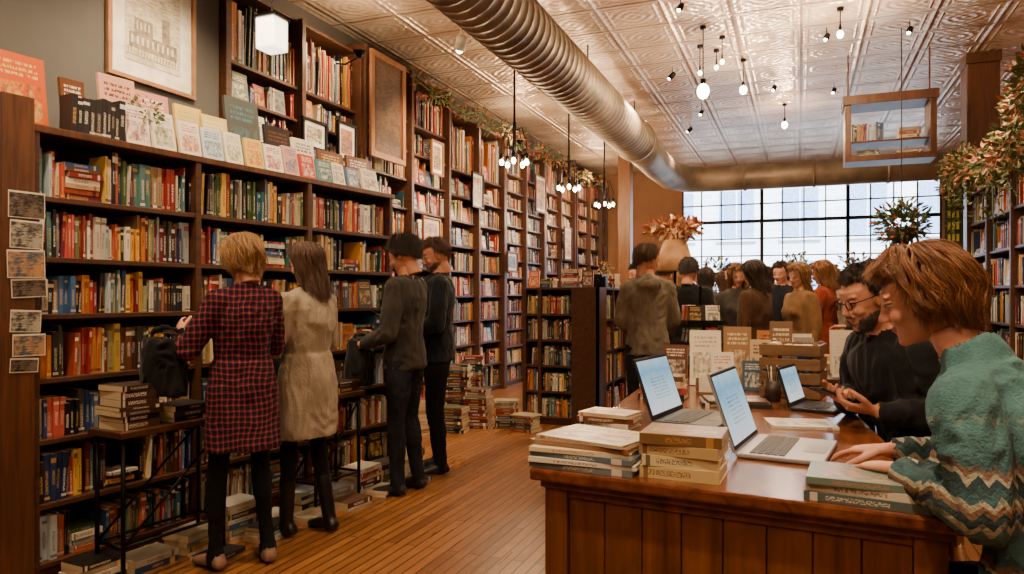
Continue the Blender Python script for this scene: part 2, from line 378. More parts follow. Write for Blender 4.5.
def head(e,c,yaw,pitch,s,vox,skin,hm,beard=False,female=False,glasses=False,roll=0):
    M=Matrix.Translation(c)@Matrix.Rotation(yaw,4,'Z')@Matrix.Rotation(pitch,4,'Y')@Matrix.Rotation(roll,4,'X')@Matrix.Scale(s,4)
    b=B()
    b.ell((-0.014,0,0.028),(0.097,0.077,0.09),0,M,24,16)
    b.ell((-0.03,0,-0.01),(0.075,0.068,0.07),0,M)
    jw=0.92 if female else 1.0
    b.loft([((0.022,0,0.05),(0.07,0,0),(0,0.064,0)),((0.024,0,0.0),(0.068,0,0),(0,0.066*jw,0)),((0.024,0,-0.04),(0.064,0,0),(0,0.06*jw,0)),((0.03,0,-0.075),(0.056,0,0),(0,0.05*jw,0)),((0.038,0,-0.1),(0.044,0,0),(0,0.036*jw,0)),((0.044,0,-0.113),(0.026,0,0),(0,0.022,0))],0,20,True,M)
    b.ell((0.07,0,-0.1),(0.018,0.02*jw,0.016),0,M)
    for sy in(-1,1):
        b.ell((0.066,sy*0.034,-0.032),(0.022,0.022,0.02),0,M); b.ell((0.079,sy*0.03,0.026),(0.012,0.022,0.008),0,M)
        b.ell((0.0,sy*0.074,-0.008),(0.017,0.009,0.03),0,M,12,8); b.ell((-0.004,sy*0.08,0.006),(0.015,0.006,0.017),0,M,12,8)
        b.ell((0.086,sy*0.03,0.027),(0.006,0.018,0.0035),1,M,10,6)
        b.ell((0.099,sy*0.009,-0.036),(0.01,0.008,0.007),0,M,10,6)
    b.tube([(0.086,0,0.018),(0.096,0,-0.008),(0.108,0,-0.031)],[0.008,0.009,0.011],0,10,M,True)
    b.ell((0.083,0,-0.06),(0.0125,0.021,0.0045),2,M,12,8); b.ell((0.082,0,-0.068),(0.012,0.018,0.005),2,M,12,8)
    b.loft([((-0.03,0,-0.02),(0.052,0,0),(0,0.052,0)),((-0.035,0,-0.09),(0.052,0,0),(0,0.05,0)),((-0.045,0,-0.15),(0.054,0,0),(0,0.054,0))],0,18,True,M)
    if beard:
        b.loft([((0.016,0,-0.055),(0.06,0,0),(0,0.0615,0)),((0.0275,0,-0.08),(0.0585,0,0),(0,0.0525,0)),((0.036,0,-0.103),(0.049,0,0),(0,0.04,0)),((0.042,0,-0.12),(0.028,0,0),(0,0.024,0))],1,20,True,M)
        for sy in(-1,1): b.ell((0.092,sy*0.013,-0.052),(0.005,0.014,0.004),1,M,10,6)
    union(b,'head',[skin,hm[2],M_LIP],e,vox,1)
    if beard:
        n=2600 if vox<0.006 else 900; Kp=5; th=RNG.uniform(-1.75,1.75,n); z=RNG.uniform(-0.118,-0.045,n)
        t=(z+0.12)/0.065; rx=0.03+0.03*np.clip(t*1.3,0,1); ry=0.026+0.037*np.clip(t*1.2,0,1); cx=0.04-0.022*np.clip(t,0,1)
        x=cx+rx*np.cos(th); y=ry*np.sin(th); keep=~((np.abs(y)<0.026)&(z>-0.08)&(x>0.05))&~((np.abs(th)<1.1)&(z>-0.06))
        x,y,z,th=x[keep],y[keep],z[keep],th[keep]; m=len(x); s_=np.linspace(0,1,Kp)[None,:,None]
        base=np.stack([x,y,z],1)[:,None,:]; d=np.stack([np.cos(th)*0.6,np.sin(th)*0.6,-np.ones(m)],1)[:,None,:]+RNG.normal(0,.3,(m,1,3))
        pos=base+d*s_*0.009; Mn=np.array(M); pos=pos@Mn[:3,:3].T+Mn[:3,3]; curves(e,pos,0.0006 if vox<0.006 else 0.0009,hm[1],'beard')
    b=B()
    for sy in(-1,1):
        b.ell((0.077,sy*0.03,0.004),(0.0142,0.0142,0.0065),0,M,14,10); b.ell((0.0888,sy*0.03,0.003),(0.0032,0.0058,0.005),1,M,10,6)
        b.ell((0.0775,sy*0.03,0.0105),(0.0152,0.0165,0.0065),2,M,14,10); b.ell((0.0785,sy*0.03,0.0055),(0.0145,0.0155,0.0018),1,M,14,8)
    b.obj('eyes',[M_EYEW,M_IRIS,skin],e,True)
    if glasses:
        b=B()
        for sy in(-1,1):
            pts=[(0.103+0.004*math.cos(t),sy*0.033+0.023*math.cos(t),0.002+0.018*math.sin(t)) for t in [i*math.pi/9 for i in range(19)]]
            b.tube(pts,0.0022,0,6,M); b.tube([(0.1,sy*0.056,0.008),(0.05,sy*0.078,0.012),(-0.005,sy*0.084,0.012)],0.002,0,6,M)
        b.tube([(0.104,-0.01,0.006),(0.107,0,0.009),(0.104,0.01,0.006)],0.002,0,6,M); b.obj('glasses',[M_BLK],e,True)
    return M
def strands(e,M,P,C,n,rad,mat,short,off,lock,wave,seglen=(3,6)):
    N,Q=P.shape[:2]; Kp=9 if short else 12
    fi=RNG.uniform(0,N,n); i0=fi.astype(int)%N; i1=(i0+1)%N; t=(fi-np.floor(fi))[:,None,None]
    if short:
        j0=RNG.uniform(0,1,n)**0.8*(Q-2); j1=np.minimum(Q-1,j0+RNG.uniform(seglen[0],seglen[1],n))
    else:
        j0=np.where(RNG.random(n)<0.4,0,RNG.uniform(0,0.6,n)*(Q-1)); j1=(Q-1)*(1-0.22*RNG.random(n)**1.6)
    s=np.linspace(0,1,Kp)[None,:]
    jj=j0[:,None]+(j1-j0)[:,None]*s; ja=np.clip(np.floor(jj).astype(int),0,Q-2); tj=(jj-ja)[:,:,None]
    A=P[i0[:,None],ja]*(1-tj)+P[i0[:,None],ja+1]*tj; Bq=P[i1[:,None],ja]*(1-tj)+P[i1[:,None],ja+1]*tj
    pos=A*(1-t)+Bq*t
    nr=pos-np.array(C)[None,None,:]; nr[:,:,2]=np.maximum(nr[:,:,2],0); nr/= (np.linalg.norm(nr,axis=2,keepdims=True)+1e-6)
    o=RNG.uniform(0,off,n)[:,None,None]
    grow=(0.2+1.3*s[:,:,None]) if short else (0.4+0.6*np.sin(s[:,:,None]*3.0))
    pos=pos+nr*o*grow
    nb=N//2 if not short else N
    lk=RNG.normal(0,1,(nb+1,6,3)); bi=(fi/N*nb).astype(int); bj=(j0/Q*5.99).astype(int)
    pos=pos+lk[bi,bj][:,None,:]*lock*(s[:,:,None]**1.6)
    if wave:
        tang=np.stack([-nr[:,:,1],nr[:,:,0],0*nr[:,:,0]],2); phs=RNG.uniform(0,6.28,nb+1)[bi][:,None]
        pos=pos+(tang*np.sin(jj*0.55+phs)[:,:,None]+nr*np.cos(jj*0.55+phs)[:,:,None]*0.6)*wave*np.clip(jj/8,0,1)[:,:,None]
    pos=pos+RNG.normal(0,1,(n,1,3))*lock*0.35*(s[:,:,None]**1.5)
    Mn=np.array(M); pos=pos@Mn[:3,:3].T+Mn[:3,3]
    curves(e,pos,rad,mat)
def hair(e,M,hm,back=-0.06,side=-0.01,hairline=0.075,vol=0.016,curl=0.0,open_=62,taper=0.25,seed=0,n=2500,rad=0.0009,short=False,off=0.008,lock=0.006,flare=0.0,wave=0.0):
    b=B(); N,Q=112,26; C=V((-0.016,0,0.03)); A=(0.098+vol,0.079+vol,0.092+vol*1.1)
    L1=0.15; k=len(b.v); pts=[]
    for i in range(N):
        ph=2*math.pi*i/N; aph=abs(math.degrees(math.atan2(math.sin(ph),math.cos(ph))))
        w=min(1,max(0,(aph-open_+12)/24)); w=w*w*(3-2*w)
        w2=min(1,max(0,(aph-90)/60)); ze=hairline*(1-w)+(side*(1-w2)+back*w2)*w
        ze+=(0.02 if short else 0.014)*noise.noise(V((ph*6,seed,0)))
        if ze>C.z: tot=L1*math.acos(max(-1,min(1,(ze-C.z)/A[2])))/(math.pi/2)
        else: tot=L1+(C.z-ze)
        col=[]
        for j in range(Q):
            u=tot*j/(Q-1)
            if u<L1: th=u/L1*math.pi/2; drop=0
            else: th=math.pi/2; drop=u-L1
            rr=math.sin(th)*(1-taper*min(1,drop/0.13)*0.8+flare*math.sin(min(1,drop/0.1)*math.pi)) 
            ridge=0.04*noise.noise(V((math.cos(ph)*3+seed,math.sin(ph)*3,u*9)))+0.03*noise.noise(V((ph*20+seed,u*6,0)))*min(1,j/8)
            if curl: ridge+=curl*noise.noise(V((math.cos(ph)*9*math.sin(th)+seed,math.sin(ph)*9*math.sin(th),th*9)))
            sc=1+ridge*min(1,j/3)
            x=math.cos(ph)*A[0]*rr*sc; y=math.sin(ph)*A[1]*rr*sc; z=C.z+A[2]*math.cos(th)*(1+ridge*min(1,j/3))-drop
            if short and j>Q-5: x*=1-0.02*(j-Q+5); y*=1-0.02*(j-Q+5)
            if drop>0.1: x-=0.1*(drop-0.1)
            col.append(V((C.x+x,y,z)))
        pts.append(col)
    Qs=Q-1 if short else Q-3
    for col in pts:
        for p in col[:Qs]: 
            q=C+(p-C)*0.955; q.z=p.z-0.003 if p.z<C.z else q.z
            b.v.append(tuple(M@q))
    for i in range(N):
        i2=(i+1)%N
        for j in range(Qs-1):
            b.face((k+i*Qs+j,k+i*Qs+j+1,k+i2*Qs+j+1,k+i2*Qs+j),0,uv=((i/N,j/Q),(i/N,(j+1)/Q),((i+1)/N,(j+1)/Q),((i+1)/N,j/Q)))
    o=b.obj('hair',[hm[0]],e,True); sol=o.modifiers.new('s','SOLIDIFY'); sol.thickness=0.012; sol.offset=-1
    strands(e,M,np.array([[tuple(p) for p in c] for c in pts]),tuple(C),n,rad,hm[1],short,off,lock,wave)
def lerp(a,b,t): return V(a)*(1-t)+V(b)*t
def person(name,loc,yaw,Ht,top,pants,skin=M_SKIN,hm=None,female=False,vox=0.013,t=0.012,hem=None,hemw=1.0,pose=None,hy=0,hp=0.1,hroll=0,beard=False,glasses=False,
           hairkw=None,curlL=0.5,curlR=0.5,boots=0.0,shoe=M_SOLE,pl=(0,0,-1),pr=(0,0,-1),fold=(0.008,9),hood=False,hf=None,legk=1.0,collar=False,extra=None,sleeve=1.0,headk=1.0):
    e=empty(name,loc,yaw); s=Ht/1.75
    J=dict(pelvis=(0,0,.95),waist=(0,0,1.09),chest=(0,0,1.29),neck=(-.015,0,1.465),head=(.015,0,1.635),
        shL=(-.01,.175,1.405),elL=(-.02,.235,1.12),wrL=(.06,.245,.88),hipL=(0,.088,.92),knL=(.015,.1,.5),anL=(-.02,.105,.09),toL=(.14,.13,.03))
    for k in list(J):
        if k.endswith('L'): x,y,z=J[k]; J[k[:-1]+'R']=(x,-y,z)
    J={k:V(v)*s for k,v in J.items()}
    if female:
        for k in('shL','shR'): J[k].y*=0.86
        for k in('elL','elR','wrL','wrR'): J[k].y*=0.9
    if pose:
        for k,v in pose.items(): J[k]=V(v)
    b=B()
    side=(J['shL']-J['shR']).normalized(); side0=(J['hipL']-J['hipR']).normalized()
    path=[(J['pelvis']+V((0,0,-.1*s)),.145,.095),(J['pelvis'],.165,.112),(lerp(J['pelvis'],J['waist'],.5),.155,.106),(J['waist'],.142,.098),(lerp(J['waist'],J['chest'],.5),.155,.108),(J['chest'],.17,.118),(lerp(J['chest'],J['neck'],.45),.172,.11),(lerp(J['chest'],J['neck'],.75),.145,.09),(J['neck'],.08,.072)]
    if female: path=[(p,w*k1,d*k2) for (p,w,d),(k1,k2) in zip(path,[(1,1.0),(1.03,1),(.95,.95),(.86,.88),(.86,.95),(.87,1.05),(.86,.95),(.84,.9),(.8,.85)])]
    rings=[]
    for i,(p,w,d) in enumerate(path):
        dr=(path[min(i+1,8)][0]-path[max(i-1,0)][0]).normalized(); sd=side0.lerp(side,min(1,max(0,(i-2)/4))).normalized()
        fw=sd.cross(dr).normalized(); rings.append((p,sd*(w*s+t),fw*(d*s+t)))
    b.loft(rings,0,28)
    if female:
        ch=lerp(J['chest'],J['waist'],.05); fw=side.cross((J['neck']-J['waist']).normalized()).normalized()
        for sy in(-1,1): b.ell(ch+side*sy*.065*s+fw*(.075*s+t),(.055*s,.06*s,.06*s),0,None,14,10)
    for sd in('L','R'):
        sh,el,wr=J['sh'+sd],J['el'+sd],J['wr'+sd]; k=(0.86 if female else 1.0)*s
        b.tube([lerp(J['neck'],sh,.1)+V((0,0,-.01)),lerp(J['neck'],sh,.6)+V((0,0,.0)),sh],[.05*k+t*.5,.052*k+t*.5,.056*k+t*.8],0,14,None,True)
        b.tube([sh,lerp(sh,el,.35),lerp(sh,el,.7),el],[.056*k+t*.8,.05*k+t*sleeve,.043*k+t*sleeve,.039*k+t*sleeve],0,14,None,True)
        b.tube([el,lerp(el,wr,.35),lerp(el,wr,.75),lerp(el,wr,.92)],[.039*k+t*sleeve,.041*k+t*sleeve*.8,.033*k+t*.6,.029*k+t*.4],0,14,None,False)
        b.ell(el,(.039*k+t*sleeve,)*3,0,None,12,8)
        b.tube([lerp(el,wr,.6),wr],[.028*k,.023*k],3,12,None,True)
    b.tube([J['neck']+V((0,0,-.04*s)),lerp(J['neck'],J['head'],.55)],[.058*s*(0.86 if female else 1),.05*s*(0.86 if female else 1)],3,16)
    if collar: b.tube([J['neck']+V((0,0,-.03*s)),J['neck']+V((.003,0,.035*s))],[.085*s,.07*s],0,20)
    for sd in('L','R'):
        hp_,kn,an,to=J['hip'+sd],J['kn'+sd],J['an'+sd],J['to'+sd]; k=s*(0.95 if female else 1.06)*legk
        b.tube([hp_,lerp(hp_,kn,.3),lerp(hp_,kn,.7),kn],[.09*k,.086*k,.068*k,.06*k],1,16,None,True)
        b.tube([kn,lerp(kn,an,.3),lerp(kn,an,.7),an],[.06*k,.058*k,.047*k,.043*k],1,14,None,True)
        if boots: b.tube([lerp(kn,an,1-boots),lerp(kn,an,.8),an],[.064*k,.056*k,.052*k],2,14,None,True)
        d=(to-an); d.z=0; d=d.normalized(); sdv=V((-d.y,d.x,0)); a0=V((an.x,an.y,an.z-.088*s))
        R_=[(-.065,.028,.02,.028),(-.05,.036,.036,.04),(0.0,.036,.045,.05),(.06,.04,.034,.038),(.12,.046,.026,.028),(.165,.04,.02,.022),(.19,.02,.012,.014)]
        b.loft([(a0+d*x*s+V((0,0,zc*s+.004)),sdv*w*s,V((0,0,h*s))) for x,w,h,zc in R_],2,18)
        b.tube([a0+V((0,0,.04*s)),an],[.042*s,.042*s],2 if boots else 1,14,None,True)
    b.loft([(J['pelvis']+V((0,0,-.1*s)),side0*.14*s,V((.09*s,0,0))),(J['pelvis'],side0*.16*s,V((.11*s,0,0)))],1,20)
    if hem is not None:
        pw=J['waist']
        zz=[pw.z,J['pelvis'].z,lerp((0,0,J['pelvis'].z),(0,0,hem),.5).z,hem]
        ww=[(.14*s+t,.1*s+t),(.17*s+t,.118*s+t),(.178*s*hemw+t,.13*s*hemw+t),(.184*s*hemw+t,.14*s*hemw+t)]
        cx=[pw,J['pelvis'],J['pelvis'],J['pelvis']]
        b.loft([(V((c.x,c.y,z)),side0*w,side0.cross(V((0,0,1)))*d) for c,z,(w,d) in zip(cx,zz,ww)],0,28)
    if hood:
        fw=side.cross((J['neck']-J['chest']).normalized()); bk=-fw
        b.ell(J['neck']+bk*.075*s+V((0,0,-.03*s)),(.08*s,.1*s,.07*s),0,None,20,12)
        b.tube([J['neck']+side*.08*s+V((0,0,.0)),J['neck']+bk*.1*s+V((0,0,.03)),J['neck']-side*.08*s],[.03*s]*3,0,12,None,True)
    if extra: extra(b,J,s)
    union(b,'body',[top,pants,shoe,skin],e,vox,2,{0:fold,1:(fold[0]*0.75,14)})
    hv=0.004 if vox<=0.009 else (0.006 if vox<0.016 else 0.009)
    for sd,sg,cu,pn in(('L',1,curlL,pl),('R',-1,curlR,pr)):
        b=B(); f=(J['wr'+sd]-J['el'+sd]).normalized()
        if hf: f=V(hf[sd]).normalized() if hf.get(sd) else f
        hand(b,J['wr'+sd],f,V(pn),sg,cu,s*(0.93 if female else 1.0),0); union(b,'hand_left' if sg>0 else 'hand_right',[skin],e,hv,1)
    Mh=head(e,J['head'],math.radians(hy),hp,s*headk*(0.96 if female else 1.0),0.005 if vox<0.011 else (0.007 if vox<0.016 else 0.009),skin,hm,beard,female,glasses,hroll)
    hair(e,Mh,hm,**(hairkw or {}))
    return e,J
H_BL=hairmat('hair_blonde',c8(158,118,74)); H_BR=hairmat('hair_brown',c8(84,56,38)); H_DK=hairmat('hair_dark',c8(52,38,30)); H_AU=hairmat('hair_auburn',c8(132,86,50)); H_LB=hairmat('hair_light_brown',c8(120,84,54))
def plaid():
    a=NT('plaid_flannel',0.95); tc=a.n('ShaderNodeTexCoord').outputs['Object']
    wv=a.n('ShaderNodeVectorMath',{0:tc,1:a.n('ShaderNodeVectorMath',{0:a.n('ShaderNodeTexNoise',{'Vector':tc,'Scale':6.0}).outputs['Color'],1:(0.045,0.045,0.045)},operation='MULTIPLY').outputs[0]},operation='ADD').outputs[0]
    sp=a.n('ShaderNodeSeparateXYZ',{'Vector':wv}); x,y,z=sp.outputs
    h=a.math('ADD',a.math('MULTIPLY',x,0.6),y)
    def st(c,f,w,o=0.0): return a.math('LESS_THAN',a.math('FRACT',a.math('ADD',a.math('MULTIPLY',c,f),o)),w)
    s1=a.math('MULTIPLY',a.math('ADD',st(z,34,0.6),st(h,34,0.6)),0.5)
    c=a.ramp(s1,[(0.0,c8(128,36,44)),(0.4,c8(70,26,38)),(0.9,c8(26,18,30))],'CONSTANT')
    l=a.math('MAXIMUM',st(z,34,0.08,0.3),st(h,34,0.08,0.3)); c=a.mix(a.math('MULTIPLY',l,0.2),c,c8(170,130,140)); a.col(c); n3=a.noise(a.obj((1,1,0.45)),16,3,1.5); a.bump(n3,0.5,0.014); a.b.inputs['Specular IOR Level'].default_value=0.25; return a.m
def sweater():
    a=NT('patterned_wool_sweater',0.95); tc=a.n('ShaderNodeTexCoord').outputs['Object']; sp=a.n('ShaderNodeSeparateXYZ',{'Vector':tc}); x,y,z=sp.outputs
    h=a.math('ADD',x,y); tri=a.math('ABSOLUTE',a.math('SUBTRACT',a.math('FRACT',a.math('MULTIPLY',h,21)),0.5))
    sm=a.noise(tc,7,2)
    k=a.math('FRACT',a.math('ADD',a.math('MULTIPLY',z,4.6),a.math('ADD',a.math('MULTIPLY',tri,0.2),a.math('MULTIPLY',sm,0.3))))
    T1,T2,D,Wc,Oc=c8(84,132,136),c8(54,92,102),c8(32,46,56),c8(196,186,160),c8(146,98,66)
    c=a.ramp(k,[(0.0,T1),(0.2,Wc),(0.27,D),(0.36,Oc),(0.43,Wc),(0.5,T2),(0.6,D),(0.67,Wc),(0.72,Oc),(0.8,T2),(0.88,T1)],'CONSTANT')
    dia=a.math('LESS_THAN',a.math('ADD',tri,a.math('ABSOLUTE',a.math('SUBTRACT',a.math('FRACT',a.math('MULTIPLY',z,18.4)),0.5))),0.3)
    c=a.mix(a.math('MULTIPLY',dia,0.6),c,c8(56,66,66))
    kn=a.noise(tc,150,2); low=a.step(a.math('ADD',z,a.math('MULTIPLY',sm,0.1)),1.17,1.02)
    c=a.mix(a.math('MULTIPLY',low,0.85),T1,c); c=a.mix(a.math('MULTIPLY',kn,0.5),c,c8(44,64,70)); a.col(c)
    n3=a.noise(a.obj((1,1,0.45)),14,3,1.5); a.bump(a.math('ADD',a.math('MULTIPLY',kn,0.6),n3),0.7,0.01); return a.m
PLAID=plaid(); SWEAT=sweater()
LEG=cloth('black_leggings',c8(15,14,17),sheen=0); JEAN=cloth('dark_jeans',c8(34,37,46),c8(22,24,31),sheen=0); KNIT=cloth('cream_knit',c8(188,174,152),c8(150,134,112),0.95,40,0.9)
GREY=cloth('charcoal_sweater',c8(70,64,56),c8(46,42,40)); NAVY=cloth('navy_jacket',c8(36,42,54),c8(22,26,34)); HOOD=cloth('khaki_hoodie',c8(138,126,108),c8(104,94,80)); BLKJ=cloth('black_jacket',c8(32,30,31),c8(18,18,20)); RED=cloth('rust_coat',c8(176,74,46)); TAN=cloth('tan_jacket',c8(164,122,80)); DGRY=cloth('grey_coat',c8(84,78,72)); OLV=cloth('olive_coat',c8(84,86,60)); CRMC=cloth('cream_coat',c8(190,176,150)); BRNC=cloth('brown_coat',c8(96,66,44))
BOOT=plain('black_boot_leather',c8(18,16,16),0.35)
SHOE=plain('beige_flats',c8(120,90,74),0.5)
MEN=dict(short=True,n=5500,rad=0.0008,off=0.012,lock=0.008,curl=0.1)
person('woman_in_plaid_shirt',(-2.6,2.86,0),160,1.645,PLAID,LEG,M_SKIN,H_BL,True,0.011,0.018,hem=0.59,hemw=0.98,
  pose=dict(elL=(.06,.25,1.08),wrL=(.25,.2,1.17),elR=(.08,-.23,1.08),wrR=(.27,-.1,1.18),anL=(.03,.13,.085),toL=(.2,.15,.03),knL=(.05,.11,.47),anR=(-.06,-.1,.085),toR=(.1,-.14,.03),knR=(-.01,-.09,.47)),
  hp=0.25,hy=8,collar=True,hairkw=dict(back=-0.12,side=-0.06,vol=0.012,open_=60,taper=0.4,flare=0.1,seed=1,n=7000,rad=0.0007,off=0.018,lock=0.014,wave=0.007),shoe=SHOE,legk=0.86,pl=(0,-1,-.3),pr=(0,1,-.3),fold=(0.016,9))
def bag(name,loc,yaw,w,d,h,strap,mat=M_BAG):
    e=empty(name,loc,yaw); b=B(); rings=[]
    for z,k in((0,.75),(.04,.95),(h*.4,1.03),(h*.75,.92),(h*.95,.72),(h,.6)):
        rings.append(((0,0,z),(w/2*(0.9+0.1*k),0,0),(0,d/2*k,0)))
    b.loft(rings,0,24); b.tube([(-w*.35,0,h*.9),(-w*.3,0,h+strap*.6),(0,0,h+strap),(w*.3,0,h+strap*.6),(w*.35,0,h*.9)],0.012,0,8,None,True)
    union(b,'bag_body',[mat],e,0.009,1,{0:(0.026,11)}); return e
bag('black_tote_bag',(-2.9,2.66,0.86),30,0.22,0.13,0.28,0.06)
person('woman_in_cream_cardigan',(-2.6,3.37,0),172,1.64,KNIT,LEG,M_SKIN,H_BR,True,0.011,0.024,hem=0.56,hemw=0.95,
  pose=dict(elL=(.02,.23,1.06),wrL=(.24,.19,1.1),elR=(.05,-.22,1.07),wrR=(.26,-.1,1.12),anL=(.06,.1,.085),toL=(.24,.13,.03),knL=(.05,.1,.47),anR=(-.08,-.09,.085),toR=(.08,-.11,.03)),
  hp=0.2,hy=6,hairkw=dict(back=-0.25,side=-0.19,vol=0.012,open_=66,taper=0.3,seed=4,n=7000,rad=0.0007,off=0.013,lock=0.015,wave=0.007),shoe=BOOT,boots=0.55,legk=0.84,pl=(0,-1,-.2),pr=(0,1,-.2),fold=(0.015,7))
b=B(); hardcover(b,T(-2.89,3.29,1.15,82)@Matrix.Rotation(0.5,4,'X'),0.15,0.21,0.02,c8(200,190,170),c8(110,70,42)); b.obj('held_book',[M_SP,M_CV])
bag('black_handbag',(-2.86,3.53,0.74),80,0.26,0.12,0.28,0.12)
person('man_in_charcoal_sweater',(-2.53,4.34,0),184,1.745,GREY,JEAN,M_SKIN2,H_DK,False,0.011,0.016,
  pose=dict(elL=(.0,.25,1.1),wrL=(.24,.2,1.02),elR=(.04,-.24,1.1),wrR=(.27,-.12,1.05),anL=(.0,.12,.09),toL=(.17,.14,.03),anR=(-.05,-.1,.09),toR=(.11,-.13,.03)),
  hem=0.86,hemw=0.9,hp=0.32,hy=4,hairkw=dict(back=-0.05,side=0.0,vol=0.01,curl=0.16,open_=62,taper=0.3,seed=8,short=True,n=6500,rad=0.0008,off=0.018,lock=0.012),fold=(0.018,9),pl=(0,-1,0),pr=(0,1,0))
bag('draped_coat',(-2.8,4.2,0.74),85,0.26,0.16,0.32,0.03,BLKJ)
person('man_in_navy_jacket',(-2.6,4.94,0),212,1.78,NAVY,LEG,M_SKIN2,H_BR,False,0.012,0.022,
  pose=dict(elL=(.02,.25,1.14),wrL=(.24,.16,1.1),elR=(.04,-.25,1.14),wrR=(.26,-.1,1.12)),hem=0.86,hemw=0.92,hp=0.28,hy=14,beard=True,collar=True,
  hairkw=dict(back=-0.05,side=0.01,vol=0.006,open_=68,seed=12,**MEN),fold=(0.018,9),pl=(0,-1,0),pr=(0,1,0))
b=B(); hardcover(b,T(-2.91,4.78,1.14,100)@Matrix.Rotation(0.5,4,'X'),0.15,0.21,0.02,c8(90,110,130),c8(232,226,212)); b.obj('held_book',[M_SP,M_CV])
person('man_in_khaki_hoodie',(-1.19,6.05,0),108,1.77,HOOD,JEAN,M_SKIN2,H_BR,False,0.012,0.014,hem=0.86,hemw=0.9,pose=dict(shL=(-.01,.165,1.41),shR=(-.01,-.165,1.41),elL=(.02,.225,1.14),wrL=(.22,.13,1.02),elR=(.02,-.225,1.14),wrR=(.22,-.13,1.02)),
  hp=0.1,hy=-60,hood=True,hairkw=dict(back=-0.045,side=0.0,vol=0.006,seed=16,**MEN),fold=(0.018,8))
def stool(x,y,h):
    e=empty('wooden_stool',(x,y,0)); b=B(); b.lathe([(0.15,h-0.035),(0.165,h-0.03),(0.168,h-0.01),(0.155,h),(0.05,h-0.004)],(0,0,0),0,28)
    for i in range(4):
        a=math.pi/4+i*math.pi/2; b.tube([(0.19*math.cos(a),0.19*math.sin(a),0),(0.11*math.cos(a),0.11*math.sin(a),h-0.03)],[0.014,0.017],0,10)
    pts=[(0.165*math.cos(t),0.165*math.sin(t),0.22) for t in [i*math.pi/12 for i in range(25)]]; b.tube(pts,0.009,0,8); b.obj('stool_frame',[W_LIGHT],e,True)
LX,LY=0.465,1.925
def wcollar(b,J,s): b.tube([J['neck']+V((-.01,0,-.04)),J['neck']+V((0.005,0,.02)),J['neck']+V((0.025,0,.055))],[.085,.07,.062],0,20)
person('woman_in_teal_sweater',(LX,LY,0),150,1.66,SWEAT,JEAN,M_SKIN,H_AU,True,0.008,0.026,
  pose=dict(pelvis=(-.06,0,.68),waist=(-.04,0,.82),chest=(.03,0,1.01),neck=(.09,0,1.18),head=(.21,.012,1.345),shL=(.06,.165,1.115),shR=(.08,-.15,1.125),elL=(.0,.215,.9),wrL=(.25,.06,.925),elR=(.14,-.22,.92),wrR=(.36,-.12,.93),
   hipL=(-.04,.09,.64),knL=(.3,.13,.6),anL=(.24,.13,.3),toL=(.4,.15,.24),hipR=(-.04,-.09,.64),knR=(.3,-.13,.6),anR=(.24,-.13,.3),toR=(.4,-.15,.24)),
  hp=0.3,hy=24,curlL=0.3,curlR=0.35,hairkw=dict(back=-0.105,side=-0.065,hairline=0.074,vol=0.012,open_=68,taper=0.4,flare=0.15,seed=23,n=14000,rad=0.00048,off=0.024,lock=0.013,wave=0.009),fold=(0.018,9),sleeve=1.15,extra=wcollar,hf=dict(L=(.95,-.3,-.1),R=(.98,.1,-.15)))
stool(LX+0.07,LY-0.04,0.53)
MX,MY=0.37,3.17
person('bearded_man_in_black_jacket',(MX,MY,0),214,1.74,BLKJ,JEAN,M_SKIN2,H_DK,False,0.009,0.024,
  pose=dict(pelvis=(-.1,0,.68),waist=(-.07,0,.84),chest=(.02,0,1.04),neck=(.07,0,1.19),head=(.165,.0,1.345),shL=(.04,.175,1.14),shR=(.04,-.175,1.14),elL=(.0,.25,.92),wrL=(.2,.09,.925),elR=(.03,-.25,.91),wrR=(.18,-.09,.95),
   hipL=(-.06,.09,.64),knL=(.33,.13,.6),anL=(.27,.13,.3),toL=(.43,.15,.24),hipR=(-.06,-.09,.64),knR=(.33,-.13,.6),anR=(.27,-.13,.3),toR=(.43,-.15,.24)),
  hp=0.34,hy=0,curlL=0.8,curlR=0.8,beard=True,glasses=True,collar=True,hairkw=dict(back=-0.05,side=0.005,hairline=0.078,vol=0.005,open_=66,seed=25,short=True,n=9000,rad=0.0006,off=0.01,lock=0.005,curl=0.06),fold=(0.018,9),pl=(0.2,-.5,.8),pr=(0.2,.5,.8),hf=dict(L=(.8,-.5,.1),R=(.8,.5,.0)))
stool(MX+0.1,MY+0.05,0.53)
KEY=plain('laptop_keys',c8(24,24,28),0.5,0,0.1)
b=B(); b.box(-0.038,0.038,-0.075,0.075,0,0.009); o=b.obj('smartphone',[KEY],bevel=0.004); o.location=(0.11,3.05,0.965); o.rotation_euler=(0.35,0.1,2.2)
